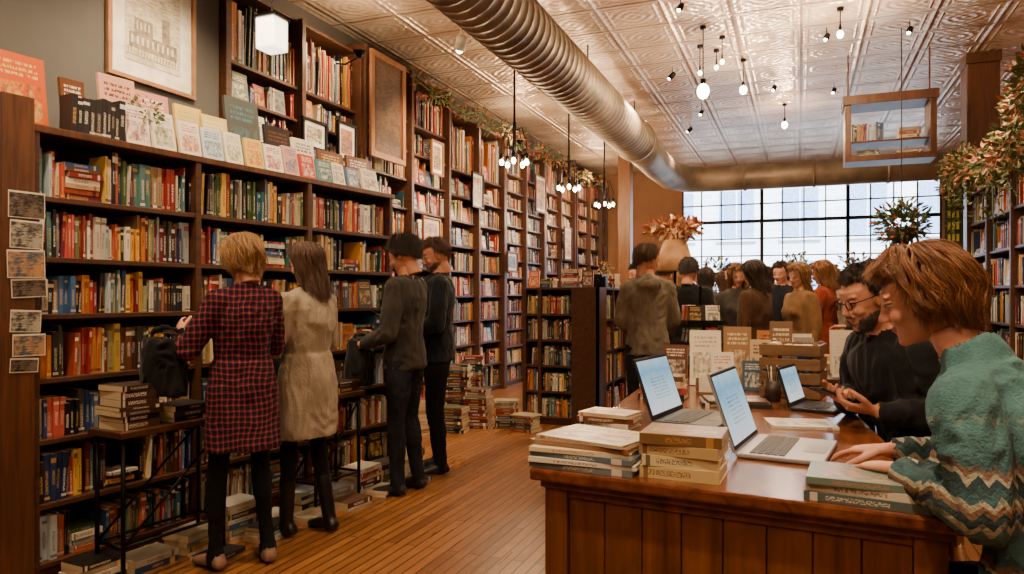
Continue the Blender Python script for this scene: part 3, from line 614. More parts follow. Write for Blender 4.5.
crowd=[('shopper_in_dark_coat',-1.0,7.1,80,1.7,BLKJ,H_DK,False,None),('shopper_with_dark_hair',-0.93,7.9,100,1.64,DGRY,H_DK,True,1),
 ('shopper_in_grey_coat',-0.72,8.9,200,1.72,DGRY,H_BR,False,None),('shopper_in_black_coat',-0.38,9.5,120,1.7,BLKJ,H_DK,True,1),
 ('blonde_woman_in_tan_jacket',0.0,6.98,215,1.64,TAN,H_BL,True,1),('shopper_in_rust_coat',0.22,8.0,160,1.7,RED,H_AU,True,1),
 ('shopper_in_navy_coat',-1.95,9.2,240,1.75,NAVY,H_DK,False,None),('shopper_in_brown_coat',0.75,9.9,200,1.7,TAN,H_BR,False,None),('shopper_in_black_coat',-1.3,10.6,200,1.72,BLKJ,H_BR,False,None),('shopper_in_green_coat',0.55,7.2,190,1.64,OLV,H_BR,True,1),
 ('shopper_in_cream_coat',0.35,9.3,250,1.68,CRMC,H_BL,True,1),('shopper_in_navy_coat',-0.2,8.6,260,1.72,NAVY,H_BR,False,None),('shopper_in_dark_coat',-0.58,7.5,285,1.66,DGRY,H_LB,True,1),('shopper_in_rust_coat',-0.15,10.35,100,1.7,RED,H_DK,False,None),('shopper_in_black_coat',1.05,8.9,220,1.7,BLKJ,H_DK,True,1),
 ('shopper_in_brown_coat',-0.95,9.9,150,1.66,BRNC,H_BR,True,1),('shopper_in_dark_coat',0.4,10.7,180,1.74,BLKJ,H_BR,False,None),
 ('shopper_in_tan_coat',0.7,8.25,240,1.7,TAN,H_DK,False,None),('shopper_in_brown_coat',-0.38,6.85,150,1.66,BRNC,H_DK,True,1),('shopper_in_cream_coat',1.2,9.9,255,1.66,CRMC,H_LB,True,1),('shopper_in_grey_coat',-0.75,10.75,270,1.74,DGRY,H_BR,False,None),
 ('shopper_in_rust_coat',-1.45,9.6,110,1.66,RED,H_BL,True,1),('shopper_in_olive_coat',-1.5,8.6,60,1.74,OLV,H_DK,False,None)]
for i,(nm,x,y,yw,h,tp,hm,fe,lg) in enumerate(crowd):
    hk=dict(back=-.22,side=-.17,n=1800,rad=0.0014,lock=0.012,taper=.35,wave=0.006) if lg else dict(back=-.05,vol=0.006,short=True,n=2200,rad=0.0013,off=.014,curl=0.12,lock=0.008)
    hk['seed']=30+i
    person(nm,(x,y,0),yw,h,tp,LEG,M_SKIN,hm,fe,0.02,0.022,hem=0.72,hemw=0.92,hp=0.22,hy=R.uniform(-15,25),hairkw=hk,fold=(0.02,9),collar=True,pose=dict(elL=(.02,.23,1.08),wrL=(.22,.16,1.08),elR=(-.02,-.24,1.08),wrR=(.1,-.24,.86)) if i%2 else None)
print('TIME people',time.time()-T0)
bpy.data.scenes.remove(TS)
# ------------------------------------------------------------------ room
XL,XR,YB,YF=-4.34,2.75,15.7,-3.0
def floor_mat():
    a=NT('oak_strip_floor',0.3)
    tc=a.n('ShaderNodeTexCoord').outputs['Object']; sp=a.n('ShaderNodeSeparateXYZ',{'Vector':tc})
    v=a.n('ShaderNodeCombineXYZ',{'X':sp.outputs[1],'Y':sp.outputs[0]}).outputs[0]
    br=a.n('ShaderNodeTexBrick',{'Vector':v,'Color1':c8(168,112,60),'Color2':c8(86,50,25),'Mortar':c8(30,16,8),'Scale':1.0,'Mortar Size':0.004,'Bias':-0.05,'Brick Width':1.3,'Row Height':0.062},offset=0.37)
    g=a.noise(a.obj((30,1.2,1)),2.5,6,0.6)
    big=a.noise(a.obj((1,0.6,1)),1.3,5,0.5); fine=a.noise(a.obj((6,2,1)),3,5)
    c=a.mix(a.math('MULTIPLY',g,0.8),br.outputs['Color'],c8(82,48,23)); c=a.mix(a.math('MULTIPLY',a.step(big,0.42,0.62),0.55),c,c8(74,45,25)); c=a.mix(a.math('MULTIPLY',a.step(fine,0.55,0.75),0.3),c,c8(186,138,84)); c=a.mix(0.18,c,c8(176,114,56)); c=a.mix(br.outputs['Fac'],c,c8(26,14,7)); a.col(c)
    a.put(a.b.inputs['Roughness'],a.step(a.math('ADD',g,big),-0.2,3.4))
    a.bump(a.math('SUBTRACT',a.math('MULTIPLY',g,0.2),br.outputs['Fac']),0.4,0.004); return a.m
def ceil_mat():
    a=NT('pressed_tin_ceiling',0.28,0.45)
    tc=a.n('ShaderNodeTexCoord').outputs['Object']; sp=a.n('ShaderNodeSeparateXYZ',{'Vector':tc}); x,y=sp.outputs[0],sp.outputs[1]
    def edge(c,s):
        f=a.math('FRACT',a.math('DIVIDE',c,s)); return a.math('ABSOLUTE',a.math('SUBTRACT',f,0.5))
    ex,ey=edge(x,0.6),edge(y,0.6)
    m=a.math('MAXIMUM',ex,ey)
    border=a.step(m,0.45,0.5); ring=a.math('SUBTRACT',1.0,a.math('MINIMUM',1.0,a.math('MULTIPLY',a.math('ABSOLUTE',a.math('SUBTRACT',m,0.38)),34.0)))
    r=a.math('SQRT',a.math('ADD',a.math('MULTIPLY',ex,ex),a.math('MULTIPLY',ey,ey)))
    med=a.math('MULTIPLY',a.math('COSINE',a.math('MULTIPLY',r,46.0)),a.math('LESS_THAN',m,0.33))
    small=a.math('MULTIPLY',a.math('COSINE',a.math('MULTIPLY',x,62.83)),a.math('COSINE',a.math('MULTIPLY',y,62.83)))
    nz=a.noise(a.obj(),2.2,5); nf=a.noise(a.obj(),14,4)
    h=a.math('ADD',a.math('ADD',a.math('MULTIPLY',border,1.8),a.math('MULTIPLY',ring,0.8)),a.math('ADD',a.math('MULTIPLY',small,0.25),a.math('MULTIPLY',med,0.25)))
    h=a.math('ADD',h,a.math('ADD',a.math('MULTIPLY',nz,1.5),a.math('MULTIPLY',nf,0.7)))
    c=a.ramp(nz,[(0.3,c8(190,158,130)),(0.6,c8(230,206,180)),(0.8,c8(240,226,206))])
    c=a.mix(a.math('MULTIPLY',border,0.45),c,c8(128,94,68)); a.col(c)
    a.bump(h,0.95,0.013); return a.m
b=B(); b.box(XL-0.2,XR+0.2,YF,YB+0.2,-0.1,0); b.obj('floor',[floor_mat()])
b=B(); b.box(XL-0.2,XR+0.2,YF,YB+0.2,H,H+0.1); b.obj('ceiling',[ceil_mat()])
GRAY=plain('grey_plaster',c8(82,79,74),0.85,0,0.12,3); WARM=plain('warm_plaster',c8(140,100,68),0.85,0,0.12,3)
b=B(); b.box(XL-0.15,XL,YF,YB,0,H); b.box(XL,-4.02,YF+0.12,4.17,0,H); b.obj('wall_left',[GRAY])
b=B(); b.box(XR,XR+0.15,YF,YB,0,H); b.obj('wall_right',[WARM])
b=B(); b.box(XL,XR,YF-0.1,YF,0,H); b.obj('wall_front',[WARM])
wx0,wx1,wz0,wz1=-2.35,2.5,0.75,3.62
b=B(); b.box(XL,wx0,YB,YB+0.15,0,H); b.box(wx1,XR,YB,YB+0.15,0,H); b.box(wx0,wx1,YB,YB+0.15,0,wz0); b.box(wx0,wx1,YB,YB+0.15,wz1,H); b.obj('wall_back',[WARM])
b=B()
n=12
for i in range(n+1):
    x=wx0+(wx1-wx0)*i/n; w=0.035 if i in(0,4,8,n) else 0.013
    b.box(x-w,x+w,YB+0.02,YB+0.08,wz0,wz1)
for i in range(9):
    z=wz0+(wz1-wz0)*i/8; w=0.035 if i in(0,6,8) else 0.013
    b.box(wx0,wx1,YB+0.025,YB+0.075,z-w,z+w)
b.obj('window_1',[M_BLK])
b=B(); b.box(XR-0.02,XR,YF,YB,0,0.14); b.obj('baseboard_right',[W_POST])
a=NT('facade_brick',0.8)
br=a.n('ShaderNodeTexBrick',{'Vector':a.obj((1,1,1),(math.pi/2,0,0)),'Color1':c8(214,222,232),'Color2':c8(198,206,220),'Mortar':c8(226,232,240),'Scale':1.0,'Brick Width':0.5,'Row Height':0.25,'Mortar Size':0.02})
a.col(br.outputs[0]); FAC=a.m
GLS=plain('facade_glass',c8(128,156,192),0.1)
b=B(); b.box(-25,25,32,33,-0.3,16)
for i in range(-9,10):
    for j in range(5):
        b.box(i*2.5-0.7,i*2.5+0.7,31.9,32.0,0.8+j*3,2.8+j*3,1); b.box(i*2.5-0.8,i*2.5+0.8,31.8,31.95,0.65+j*3,0.8+j*3,0); b.box(i*2.5-0.03,i*2.5+0.03,31.85,31.9,0.8+j*3,2.8+j*3,0)
b.obj('street_building',[FAC,GLS])
b=B(); b.box(-30,30,YB+0.2,32,-0.4,-0.3); b.obj('street_ground',[plain('asphalt',c8(150,152,155),0.9)])
# ------------------------------------------------------------------ left wall shelving, in sections
WPAL=[mul(c,0.85) for c in PAL[5:]]+[c8(150,80,46),c8(190,130,86),c8(130,46,30),c8(206,166,116),c8(170,60,36),c8(226,206,168),c8(214,190,150),c8(232,220,196),c8(110,60,34),c8(200,100,50)]
y=4.22
while y<15.2:
    bw=R.uniform(0.84,1.0); nb=2; sp_=R.choice([0.26,0.28,0.3,0.32]); top=R.uniform(3.6,3.86)
    if y+nb*bw>15.6: nb=1; bw=min(bw,15.6-y)
    zs=[0.05+i*sp_ for i in range(int((top-0.2)/sp_))]
    bookcase('wall_bookcase',(-4.0-R.uniform(0,0.04),y,0),90,[i*bw for i in range(nb+1)],zs,0.3,top,W_SHELF,WPAL,proud=0.05,post=0.05,dens=0.975,face=0.12,setback=0.03)
    y+=nb*bw+0.052
YW=83.2
fz=[0.08,0.355,0.655,0.94,1.24,1.507,1.79]
fb=bookcase('bookcase',(-3.26,2.26,0),YW,[0,0.87,1.74,2.61],fz,0.3,2.13,W_SHELF,PAL,post=0.035,face=0.02,setback=0.025,dens=0.99)
f=B(); f.box(-0.16,-0.02,-0.03,0.3,0,2.25); f.box(-0.02,2.64,-0.012,0.02,2.105,2.14); f.obj('end_panel',[W_POST],fb,bevel=0.004)
def place(b,x,y,z,w,h,c,c2,tilt=0.16,th=0.02,yaw=0,mi=0):
    BK[0]+=1;u=BK[0]
    M=Matrix.Translation((x,y,z))@Matrix.Rotation(math.radians(yaw),4,'Z')@Matrix.Rotation(-tilt,4,'X')
    b.box(0,w,0,th,0.004,h,mi,M,(c,CREAM,c,CREAM,CREAM,c),c2,((u,0),(u+0.999,0),(u+0.999,1),(u,1)))
e=empty('display_books',(-3.26,2.26,2.141),YW)
b=B()
O=c8(206,92,36); Wt=c8(228,218,200); Pk=c8(214,160,140); Gn=c8(160,176,130); Te=c8(80,124,130); Bk=c8(32,28,30); Yl=c8(220,184,96); Gy=c8(80,84,82); Br=c8(104,62,34); Bl=c8(84,112,150)
back=[(-0.12,0.25,0.36,O,Yl),(0.2,0.12,0.3,Br,Wt),(0.4,0.2,0.38,Pk,Br),(0.6,0.2,0.34,c8(206,140,124),Wt),(0.84,0.18,0.32,Yl,Gn),(1.0,0.2,0.3,c8(214,196,120),Wt),(1.2,0.26,0.46,Gy,Te),(1.5,0.22,0.34,Bk,Br),(1.74,0.2,0.3,Wt,Br),(1.98,0.26,0.26,Br,Yl),(2.28,0.26,0.27,Br,Wt)]
for x,w,h,c,d in back: place(b,x,0.13,0,w,h,c,d,0.14)
fr=[(0.46,0.14,0.22,Wt,c8(170,90,90)),(0.62,0.14,0.22,Wt,Gn),(0.78,0.13,0.2,Wt,O),(0.93,0.14,0.19,c8(190,206,210),Te),(1.09,0.13,0.2,Wt,Gn),(1.24,0.13,0.19,Yl,O),(1.39,0.14,0.18,Wt,c8(180,50,50)),(1.55,0.13,0.2,c8(206,160,146),Bl),(1.7,0.13,0.17,c8(190,60,40),Wt),(1.85,0.14,0.16,Te,Wt),(2.0,0.14,0.16,Wt,Br),(2.16,0.13,0.15,Bl,Wt),(2.32,0.2,0.17,c8(210,200,180),Br)]
for x,w,h,c,d in fr: place(b,x,0.03,0,w,h,c,d,0.2,0.02,R.uniform(-5,5))
b.obj('covers',[M_CV],e)
b=B(); x=0.17
while x<0.42:
    th=R.uniform(0.02,0.035); upright(b,x,th,R.uniform(0.17,0.21),0.02,0.1,0,mul(Bk,R.uniform(0.6,1.6)),0.02); x+=th
b.obj('spines',[M_SP],e)
LEAF=plain('leaf_green',c8(70,92,44),0.5,0,0.4,20); PINK=plain('pink_petals',c8(214,146,120),0.6,0,0.3,30); REDL=plain('rust_petals',c8(176,92,54),0.6,0,0.3,30); CRM=plain('cream_petals',c8(230,205,160),0.6,0,0.3,30); LEAF2=plain('sage_leaf',c8(100,112,62),0.5,0,0.4,20)
def leaf(b,p,d,up,L,w,mi):
    d=V(d).normalized(); s=d.cross(V(up)).normalized() if d.cross(V(up)).length>1e-3 else V((1,0,0)); n=s.cross(d)
    p=V(p);k=len(b.v)
    for q in (p,p+d*L*0.35+s*w+n*w*0.3,p+d*L*0.75+s*w*0.7,p+d*L-n*w*0.5,p+d*L*0.75-s*w*0.7,p+d*L*0.35-s*w+n*w*0.3,p+d*L*0.5-n*w*0.15): b.v.append(tuple(q))
    for i in range(6): b.face((k+6,k+i,k+(i+1)%6),mi)
def rv():
    while True:
        v=V((R.uniform(-1,1),R.uniform(-1,1),R.uniform(-1,1)))
        if 0.05<v.length<1: return v.normalized()
def bush(b,c,r,n,L,w,mis):
    c=V(c)
    for i in range(n):
        v=rv(); p=c+V((v.x*r[0],v.y*r[1],v.z*r[2]))*R.uniform(0.35,1.0); leaf(b,p,(v+rv()*0.7),rv(),L*R.uniform(0.7,1.3),w,R.choice(mis))
def flower(b,p,r,mi):
    n=V((R.uniform(-1,1),R.uniform(-1,1),0.6)).normalized()
    for i in range(6):
        a=i*math.pi/3; s=n.orthogonal().normalized(); t=n.cross(s); leaf(b,p,s*math.cos(a)+t*math.sin(a)+n*0.5,n,r,r*0.35,mi)
def potted(name,loc,potr,poth,r,n,mis,col):
    e=empty(name,loc); b=B(); b.lathe([(potr*0.7,0),(potr,poth*0.5),(potr*0.85,poth*0.85),(potr*0.9,poth),(potr*0.75,poth),(potr*0.7,poth*0.9)],(0,0,0)); b.obj('vase',[col],e,True)
    b=B()
    for i in range(9):
        v=rv(); b.tube([(0,0,poth*0.5),(v.x*r*0.3,v.y*r*0.3,poth+r*0.5),(v.x*r*0.7,v.y*r*0.7,poth+r*(0.9+0.4*v.z))],[0.003,0.002,0.0015],0,5)
    bush(b,(0,0,poth+r),(r,r,r),n,min(0.09,r*0.3),min(0.02,r*0.07),mis+[0,0])
    for i in range(n//24):
        v=rv(); flower(b,V((0,0,poth+r))+v*r,min(0.05,r*0.18),R.choice(mis))
    b.obj('foliage',[LEAF,PINK,REDL,CRM],e); return e
VASE=plain('glazed_vase',c8(150,120,90),0.25); VDK=plain('dark_pot',c8(60,46,38),0.5)
potted('potted_plant',(-3.3,2.9,2.141),0.04,0.1,0.1,120,[0,0,3],VDK)
def picmat(name,bg,fg,sc=6):
    a=NT(name,0.4); n=a.noise(a.obj(),sc,5,0.6); n2=a.noise(a.obj((1,1,3)),sc*3,2)
    a.col(a.ramp(a.math('MULTIPLY',a.math('ADD',n,n2),0.5),[(0.42,fg),(0.5,mul([(x+y)/2 for x,y in zip(bg,fg)],1)),(0.56,bg)])); return a.m
def framed(name,M,w,h,fw,mats,mat_in=0.08):
    e=empty(name); e.matrix_world=M
    b=B(); t=0.03
    b.box(0,w,-t,0,0,fw); b.box(0,w,-t,0,h-fw,h); b.box(0,fw,-t,0,fw,h-fw); b.box(w-fw,w,-t,0,fw,h-fw); b.obj('frame',[mats[0]],e,bevel=0.004)
    b=B(); b.box(fw,w-fw,-0.012,-0.002,fw,h-fw); b.obj('mat_board',[mats[1]],e)
    b=B(); b.box(fw+mat_in,w-fw-mat_in,-0.015,-0.012,fw+mat_in,h-fw-mat_in); b.obj('print',[mats[2]],e)
    return e
e=framed('framed_picture',Matrix.Translation((-4.015,3.22,2.74))@Rz(90),0.7,0.86,0.03,[plain('pale_wood_frame',c8(150,104,62),0.5),M_PAPER,picmat('engraving_print',c8(206,196,170),c8(170,158,132),9)],0.1)
b=B()
b.box(0.16,0.54,-0.017,-0.015,0.22,0.32); b.box(0.2,0.34,-0.017,-0.015,0.32,0.42); b.box(0.42,0.48,-0.017,-0.015,0.32,0.48)
b.box(0.14,0.56,-0.017,-0.015,0.17,0.175)
for i in range(16): b.box(0.15+i*0.025,0.153+i*0.025,-0.0175,-0.015,0.18,0.2+0.03*R.random())
for i in range(9): b.box(0.175+i*0.04,0.19+i*0.04,-0.018,-0.017,0.25,0.3,1)
for i in range(4): b.box(0.215+i*0.03,0.225+i*0.03,-0.018,-0.017,0.35,0.4,1)
for i in range(24):
    x0=0.14+R.random()*0.38; z0=0.5+R.random()*0.12; b.box(x0,x0+0.04,-0.0165,-0.015,z0,z0+0.002)
b.obj('engraving',[plain('engraving_ink',c8(140,128,106),0.8,0,0.5,30),plain('engraving_paper',c8(206,196,170),0.8)],e)
framed('framed_mirror',Matrix.Translation((-3.9,6.0,2.72))@Rz(90),0.66,1.05,0.06,[W_LIGHT,W_POST,picmat('aged_poster',c8(92,70,48),c8(60,44,32))],0.04)
for (yy,zz,w,h,c1,c2) in ((7.1,1.75,0.42,0.5,c8(214,160,84),c8(60,80,110)),(8.4,2.5,0.36,0.46,c8(190,180,150),c8(120,60,40)),(9.6,1.7,0.4,0.3,c8(120,150,150),c8(60,50,40)),(10.8,2.7,0.5,0.6,c8(200,150,100),c8(70,50,40)),(5.0,2.62,0.34,0.26,c8(200,190,160),c8(90,80,60)),(5.5,2.6,0.3,0.36,c8(180,120,80),c8(70,60,60)),(12.3,2.0,0.45,0.6,c8(220,200,160),c8(150,60,40)),(7.3,2.75,0.3,0.4,c8(180,150,110),c8(80,50,40))):
    framed('framed_poster',Matrix.Translation((-3.93,yy,zz))@Rz(90),w,h,0.025,[R.choice([W_LIGHT,W_POST,M_BLK]),M_PAPER,picmat('poster_print',c1,c2,9)],0.04)
pc=[picmat('postcard_photo',c8(170,165,150),c8(50,50,52),14),picmat('postcard_colour',c8(180,140,96),c8(60,84,104),12),picmat('postcard_night',c8(110,96,84),c8(20,20,24),16)]
for i,(x,z,w,h,m) in enumerate([(-0.135,1.7,0.155,0.12,2),(-0.13,1.565,0.14,0.125,0),(-0.14,1.43,0.16,0.125,1),(-0.12,1.34,0.15,0.085,2),(-0.13,1.19,0.13,0.1,0),(-0.12,1.08,0.14,0.1,1),(-0.13,1.01,0.12,0.065,2)]):
    M=Matrix.Translation((-3.26,2.26,0))@Rz(YW)@Matrix.Translation((x,-0.034-0.002*(i%3),z))@Matrix.Rotation(R.uniform(-.06,.06),4,'Y')
    e=empty('postcard'); e.matrix_world=M
    b=B(); b.box(0,w,-0.0015,0,0,h); b.obj('card',[M_PAPER],e)
    b=B(); b.box(0.004,w-0.004,-0.002,-0.0015,0.004,h-0.008); b.obj('photo',[pc[m]],e)
# ------------------------------------------------------------------ duct work
a=NT('galvanised_duct',0.5,0.4); v=a.obj(); n=a.noise(v,3,3)
a.col(a.ramp(n,[(0.3,c8(108,94,78)),(0.7,c8(152,136,114))])); a.bump(a.noise(v,9,3),0.2,0.01); M_DUCT=a.m
e=empty('ventilation_duct')
b=B(); dx,dz,r=-2.12,3.5,0.26
y=-2.8; rings=[]
while y<9.7:
    for dy,k in((0,1),(0.09,1.0),(0.094,1.022),(0.106,1.022),(0.11,1.0)):
        rings.append(((dx,y+dy,dz),(r*k,0,0),(0,0,r*k)))
    y+=0.13
rings+= [((dx,9.8,dz),(r*1.12,0,0),(0,0,r*1.12)),((dx,9.88,dz),(r*1.12,0,0),(0,0,r*1.12))]
b.loft(rings,0,28)
pts=[(dx,9.85,dz),(dx,10.6,dz-0.02),(dx,11.6,dz-0.05),(dx+0.05,12.4,dz-0.08),(dx+0.3,12.9,dz-0.1),(dx+0.8,13.05,dz-0.1),(dx+2,13.05,dz-0.1),(dx+4.6,13.05,dz-0.1)]
b.tube(pts,[0.25,0.25,0.24,0.24,0.23,0.22,0.22,0.22],0,24)
for x in(-0.9,0.2,1.3): b.tube([(x,13.05,dz-0.1),(x+0.04,13.05,dz-0.1)],0.235,0,24)
b.obj('duct',[M_DUCT],e,True)
b=B()
for y in(1.5,4.5,7.5,9.84): b.tube([(dx,y,dz+r*0.9),(dx,y,H)],0.008,0,6)
b.obj('hangers',[M_BLK],e)
def post(name,x,y,w,mat=W_POST,h=H):
    b=B(); b.box(x-w/2,x+w/2,y-w/2,y+w/2,0,h-0.12); b.box(x-w*0.58,x+w*0.58,y-w*0.58,y+w*0.58,0,0.2); b.box(x-w*0.54,x+w*0.54,y-w*0.54,y+w*0.54,h-0.12,h); b.obj(name,[mat],bevel=0.01)
post('wooden_column',1.88,9.47,0.32); post('wooden_column',-2.6,11.4,0.2,W_LIGHT)
rb=bookcase('side_bookcase',(1.72,9.2,0),-90,[0,0.88,1.76,2.64,3.52],[0.08,0.4,0.74,1.08,1.42,1.76,2.1],0.3,2.46,W_SHELF,PAL,proud=0.02,face=0.06)
sg=empty('chalkboard_sign',(1.59,9.27,1.86),0); b=B(); b.box(-0.09,0.09,-0.012,0,0,0.78); b.obj('board',[plain('chalkboard_olive',c8(42,46,26),0.8)],sg)
b=B()
for i in range(5):
    for j in range(3): b.box(-0.06+j*0.042,-0.035+j*0.042,-0.016,-0.012,0.1+i*0.13,0.18+i*0.13)
b.obj('lettering',[plain('chalk_yellow',c8(190,180,60),0.8)],sg)
g=empty('flower_garland'); b=B(); pts=[]
for i in range(90):
    t=i/89; y=9.1-t*4.2; x=1.55-0.06*math.sin(t*9); z=2.55+0.55*t*t+0.12*math.sin(t*12)
    pts.append((x,y,z))
b.tube(pts,0.012,0,6)
for i,p in enumerate(pts):
    bush(b,p,(0.14,0.1,0.2),30,0.065,0.014,[0,0,0,4,4,4,1,3,2]); 
    if i%9==0: bush(b,V(p)-V((0,0,0.3)),(0.07,0.07,0.25),40,0.06,0.012,[0,4,4])
    if R.random()<0.5: flower(b,V(p)+rv()*0.14,0.05,R.choice([1,1,2,3]))
b.obj('leaves',[LEAF,PINK,REDL,CRM,LEAF2],g)
g=empty('dried_leaf_garland'); b=B(); pts=[]
for i in range(90):
    t=i/89; pts.append((-3.9+0.05*math.sin(t*40),6.8+t*8.2,3.74-0.1*abs(math.sin(t*30))))
b.tube(pts,0.006,0,5)
for p in pts: bush(b,p,(0.06,0.06,0.1),9,0.08,0.015,[0,1,0])
b.obj('vine',[LEAF2,REDL],g)
hc=empty('hanging_cabinet',(0.9,8.9,2.82)); b=B(); w=0.44
b.box(-w,w,-0.2,0.2,0,0.06);b.box(-w-.02,w+.02,-0.22,0.22,0.62,0.72);b.box(-w,-w+0.06,-0.2,0.2,0.06,0.62);b.box(w-0.06,w,-0.2,0.2,0.06,0.62);b.box(-w+0.06,w-0.06,-0.2,0.18,0.2,0.22)
for x in(-0.4,0.4): b.tube([(x,0,0.72),(x,0,H-2.82)],0.01,0,6)
b.obj('cabinet_frame',[W_POST],hc,bevel=0.004)
b=B(); stack(b,-0.2,0,0.06,3,0.24,0.2); stack(b,0.2,0,0.06,2,0.26,0.2)
fill(b,-0.36,-0.05,-0.12,0.22,0.3,0.25); stack(b,0.2,0,0.22,4,0.22,0.18); b.obj('stored_books',[M_SP,M_CV],hc)
# ------------------------------------------------------------------ island bookcase
bookcase('island_bookcase',(-2.72,7.15,0),0,[0,0.17,0.8],[0.06,0.33,0.6,0.87,1.14],0.3,1.44,W_SHELF,PAL)
bookcase('island_bookcase',(-1.9,7.17,0),90,[0,0.6,1.2],[0.06,0.4,0.74,1.08],0.3,1.44,W_SHELF,PAL,face=0.25)
b=B()
for x,y,n in((-2.52,7.32,3),(-2.25,7.3,6),(-2.05,7.7,4),(-2.05,8.2,7)): stack(b,x,y,1.441,n,0.2,0.15,R.uniform(-20,20))
b.obj('book_pile',[M_SP])
b=B()
for x,yy,c,d in((-2.1,7.19,Br,Wt),(-2.69,7.19,O,Wt)): place(b,x,yy,1.441,0.12,0.18,c,d)
b.obj('display_books',[M_CV])
potted('dried_flower_vase',(-2.05,7.95,1.441),0.04,0.12,0.09,90,[2,3,3],VASE)
b=B(); b.box(-0.09,0.09,-0.05,0.05,0,0.11); b.box(-0.05,0.05,-0.045,0.045,0.11,0.14); b.tube([(0,-0.05,0.055),(0,-0.09,0.055)],0.035,0,16); b.obj('vintage_camera',[M_BLK],loc=(-1.99,7.45,1.441),bevel=0.004)
b=B()
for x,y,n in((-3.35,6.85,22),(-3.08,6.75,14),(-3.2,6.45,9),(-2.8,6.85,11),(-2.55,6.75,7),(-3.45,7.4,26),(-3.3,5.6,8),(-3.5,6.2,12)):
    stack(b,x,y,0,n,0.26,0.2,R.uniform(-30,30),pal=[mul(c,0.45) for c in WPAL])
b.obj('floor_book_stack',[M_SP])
b=B(); t=0.05
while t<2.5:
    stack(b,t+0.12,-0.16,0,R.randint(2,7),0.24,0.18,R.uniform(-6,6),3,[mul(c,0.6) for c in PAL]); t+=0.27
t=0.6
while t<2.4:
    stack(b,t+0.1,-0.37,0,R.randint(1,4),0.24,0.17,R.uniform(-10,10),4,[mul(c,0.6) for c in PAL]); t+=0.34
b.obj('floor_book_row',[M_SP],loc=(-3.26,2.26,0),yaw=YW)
def smalltable(x,y,w,d,h,yaw):
    e=empty('display_table',(x,y,0),yaw); b=B(); b.box(-w/2,w/2,-d/2,d/2,h-0.03,h); b.obj('table_top',[W_SHELF],e,bevel=0.003)
    b=B()
    for sx in(-1,1):
        for sy in(-1,1): b.tube([(sx*(w/2-0.03),sy*(d/2-0.03),0),(sx*(w/2-0.03),sy*(d/2-0.03),h-0.03)],0.011,0,8)
        b.tube([(sx*(w/2-0.03),-(d/2-0.03),0.18),(sx*(w/2-0.03),(d/2-0.03),0.18)],0.009,0,8)
        b.tube([(sx*(w/2-0.03),-(d/2-0.03),h-0.06),(sx*(w/2-0.03),(d/2-0.03),h-0.06)],0.009,0,8)
    for sy in(-1,1):
        b.tube([(-(w/2-0.03),sy*(d/2-0.03),0.18),((w/2-0.03),sy*(d/2-0.03),h-0.06)],0.007,0,8); b.tube([(-(w/2-0.03),sy*(d/2-0.03),0.18),((w/2-0.03),sy*(d/2-0.03),0.18)],0.009,0,8)
    b.obj('legs',[M_BLK],e,True)
    dk=[c8(52,34,24),c8(30,26,26),c8(70,44,30),c8(84,60,40)]
    b=B(); stack(b,-w/2+0.13,0,h,7,0.22,0.2,0,3,dk); stack(b,0.1,0,h,3,0.24,0.2,0,4,dk)
    b.obj('books',[M_SP],e)
smalltable(-2.98,2.72,0.62,0.26,0.72,YW); smalltable(-2.86,3.9,0.46,0.26,0.72,YW)
# ------------------------------------------------------------------ counter desk
ZD=0.85
dk=empty('counter_desk')
b=B(); top=[(-0.73,1.96),(0.355,1.85),(0.13,4.45),(-0.84,4.45)]
b.prism(top,ZD-0.035,ZD); b.obj('counter_top',[W_DESK],dk,bevel=0.008)
b=B(); P0=V((-0.69,1.995,0)); P1=V((0.315,1.893,0)); L=(P1-P0).length; ang=math.atan2(P1.y-P0.y,P1.x-P0.x)
M=Matrix.Translation(P0)@Matrix.Rotation(ang,4,'Z')
b.box(0,L,0.02,0.05,0.02,ZD-0.035,0,M)
n=8
for i in range(n):
    x0=0.07+(L-0.14)*i/n; x1=0.07+(L-0.14)*(i+1)/n; b.box(x0+0.0015,x1-0.0015,0.004,0.02,0.1,ZD-0.08,0,M)
for x in(0,L-0.07): b.box(x,x+0.07,-0.01,0.06,0,ZD-0.035,0,M)
b.box(0.07,L-0.07,-0.004,0.02,ZD-0.08,ZD-0.035,0,M); b.box(0.07,L-0.07,-0.006,0.02,0.0,0.1,0,M)
b.box(-0.01,L+0.01,-0.02,0.0,ZD-0.055,ZD-0.035,0,M)
b.prism([(-0.69,2.06),(-0.22,2.02),(-0.3,4.4),(-0.79,4.4)],0,ZD-0.035)
for i in range(14):
    y=2.08+i*0.165; xx=-0.69-0.1*(y-2.06)/2.34; b.box(xx-0.014,xx+0.02,y+0.003,y+0.162,0.05,ZD-0.04)
b.box(-0.3,0.1,4.36,4.4,0,ZD-0.035); b.box(0.04,0.1,4.3,4.36,0,ZD-0.035)
b.obj('counter_base',[W_FRONT],dk,bevel=0.003)
def pile(name,M0,specs):
    b=B(); z=0
    for (w,d,th,c,c2,yaw,dx,dy) in specs:
        M=M0@Matrix.Translation((dx,dy,z))@Matrix.Rotation(math.radians(yaw),4,'Z')@Matrix.Translation((-w/2,-d/2,0)); hardcover(b,M,w,d,th,c,c2); z+=th
    return b.obj(name,[M_SP,M_CV],bevel=0.0008)
CY=c8(216,200,160)
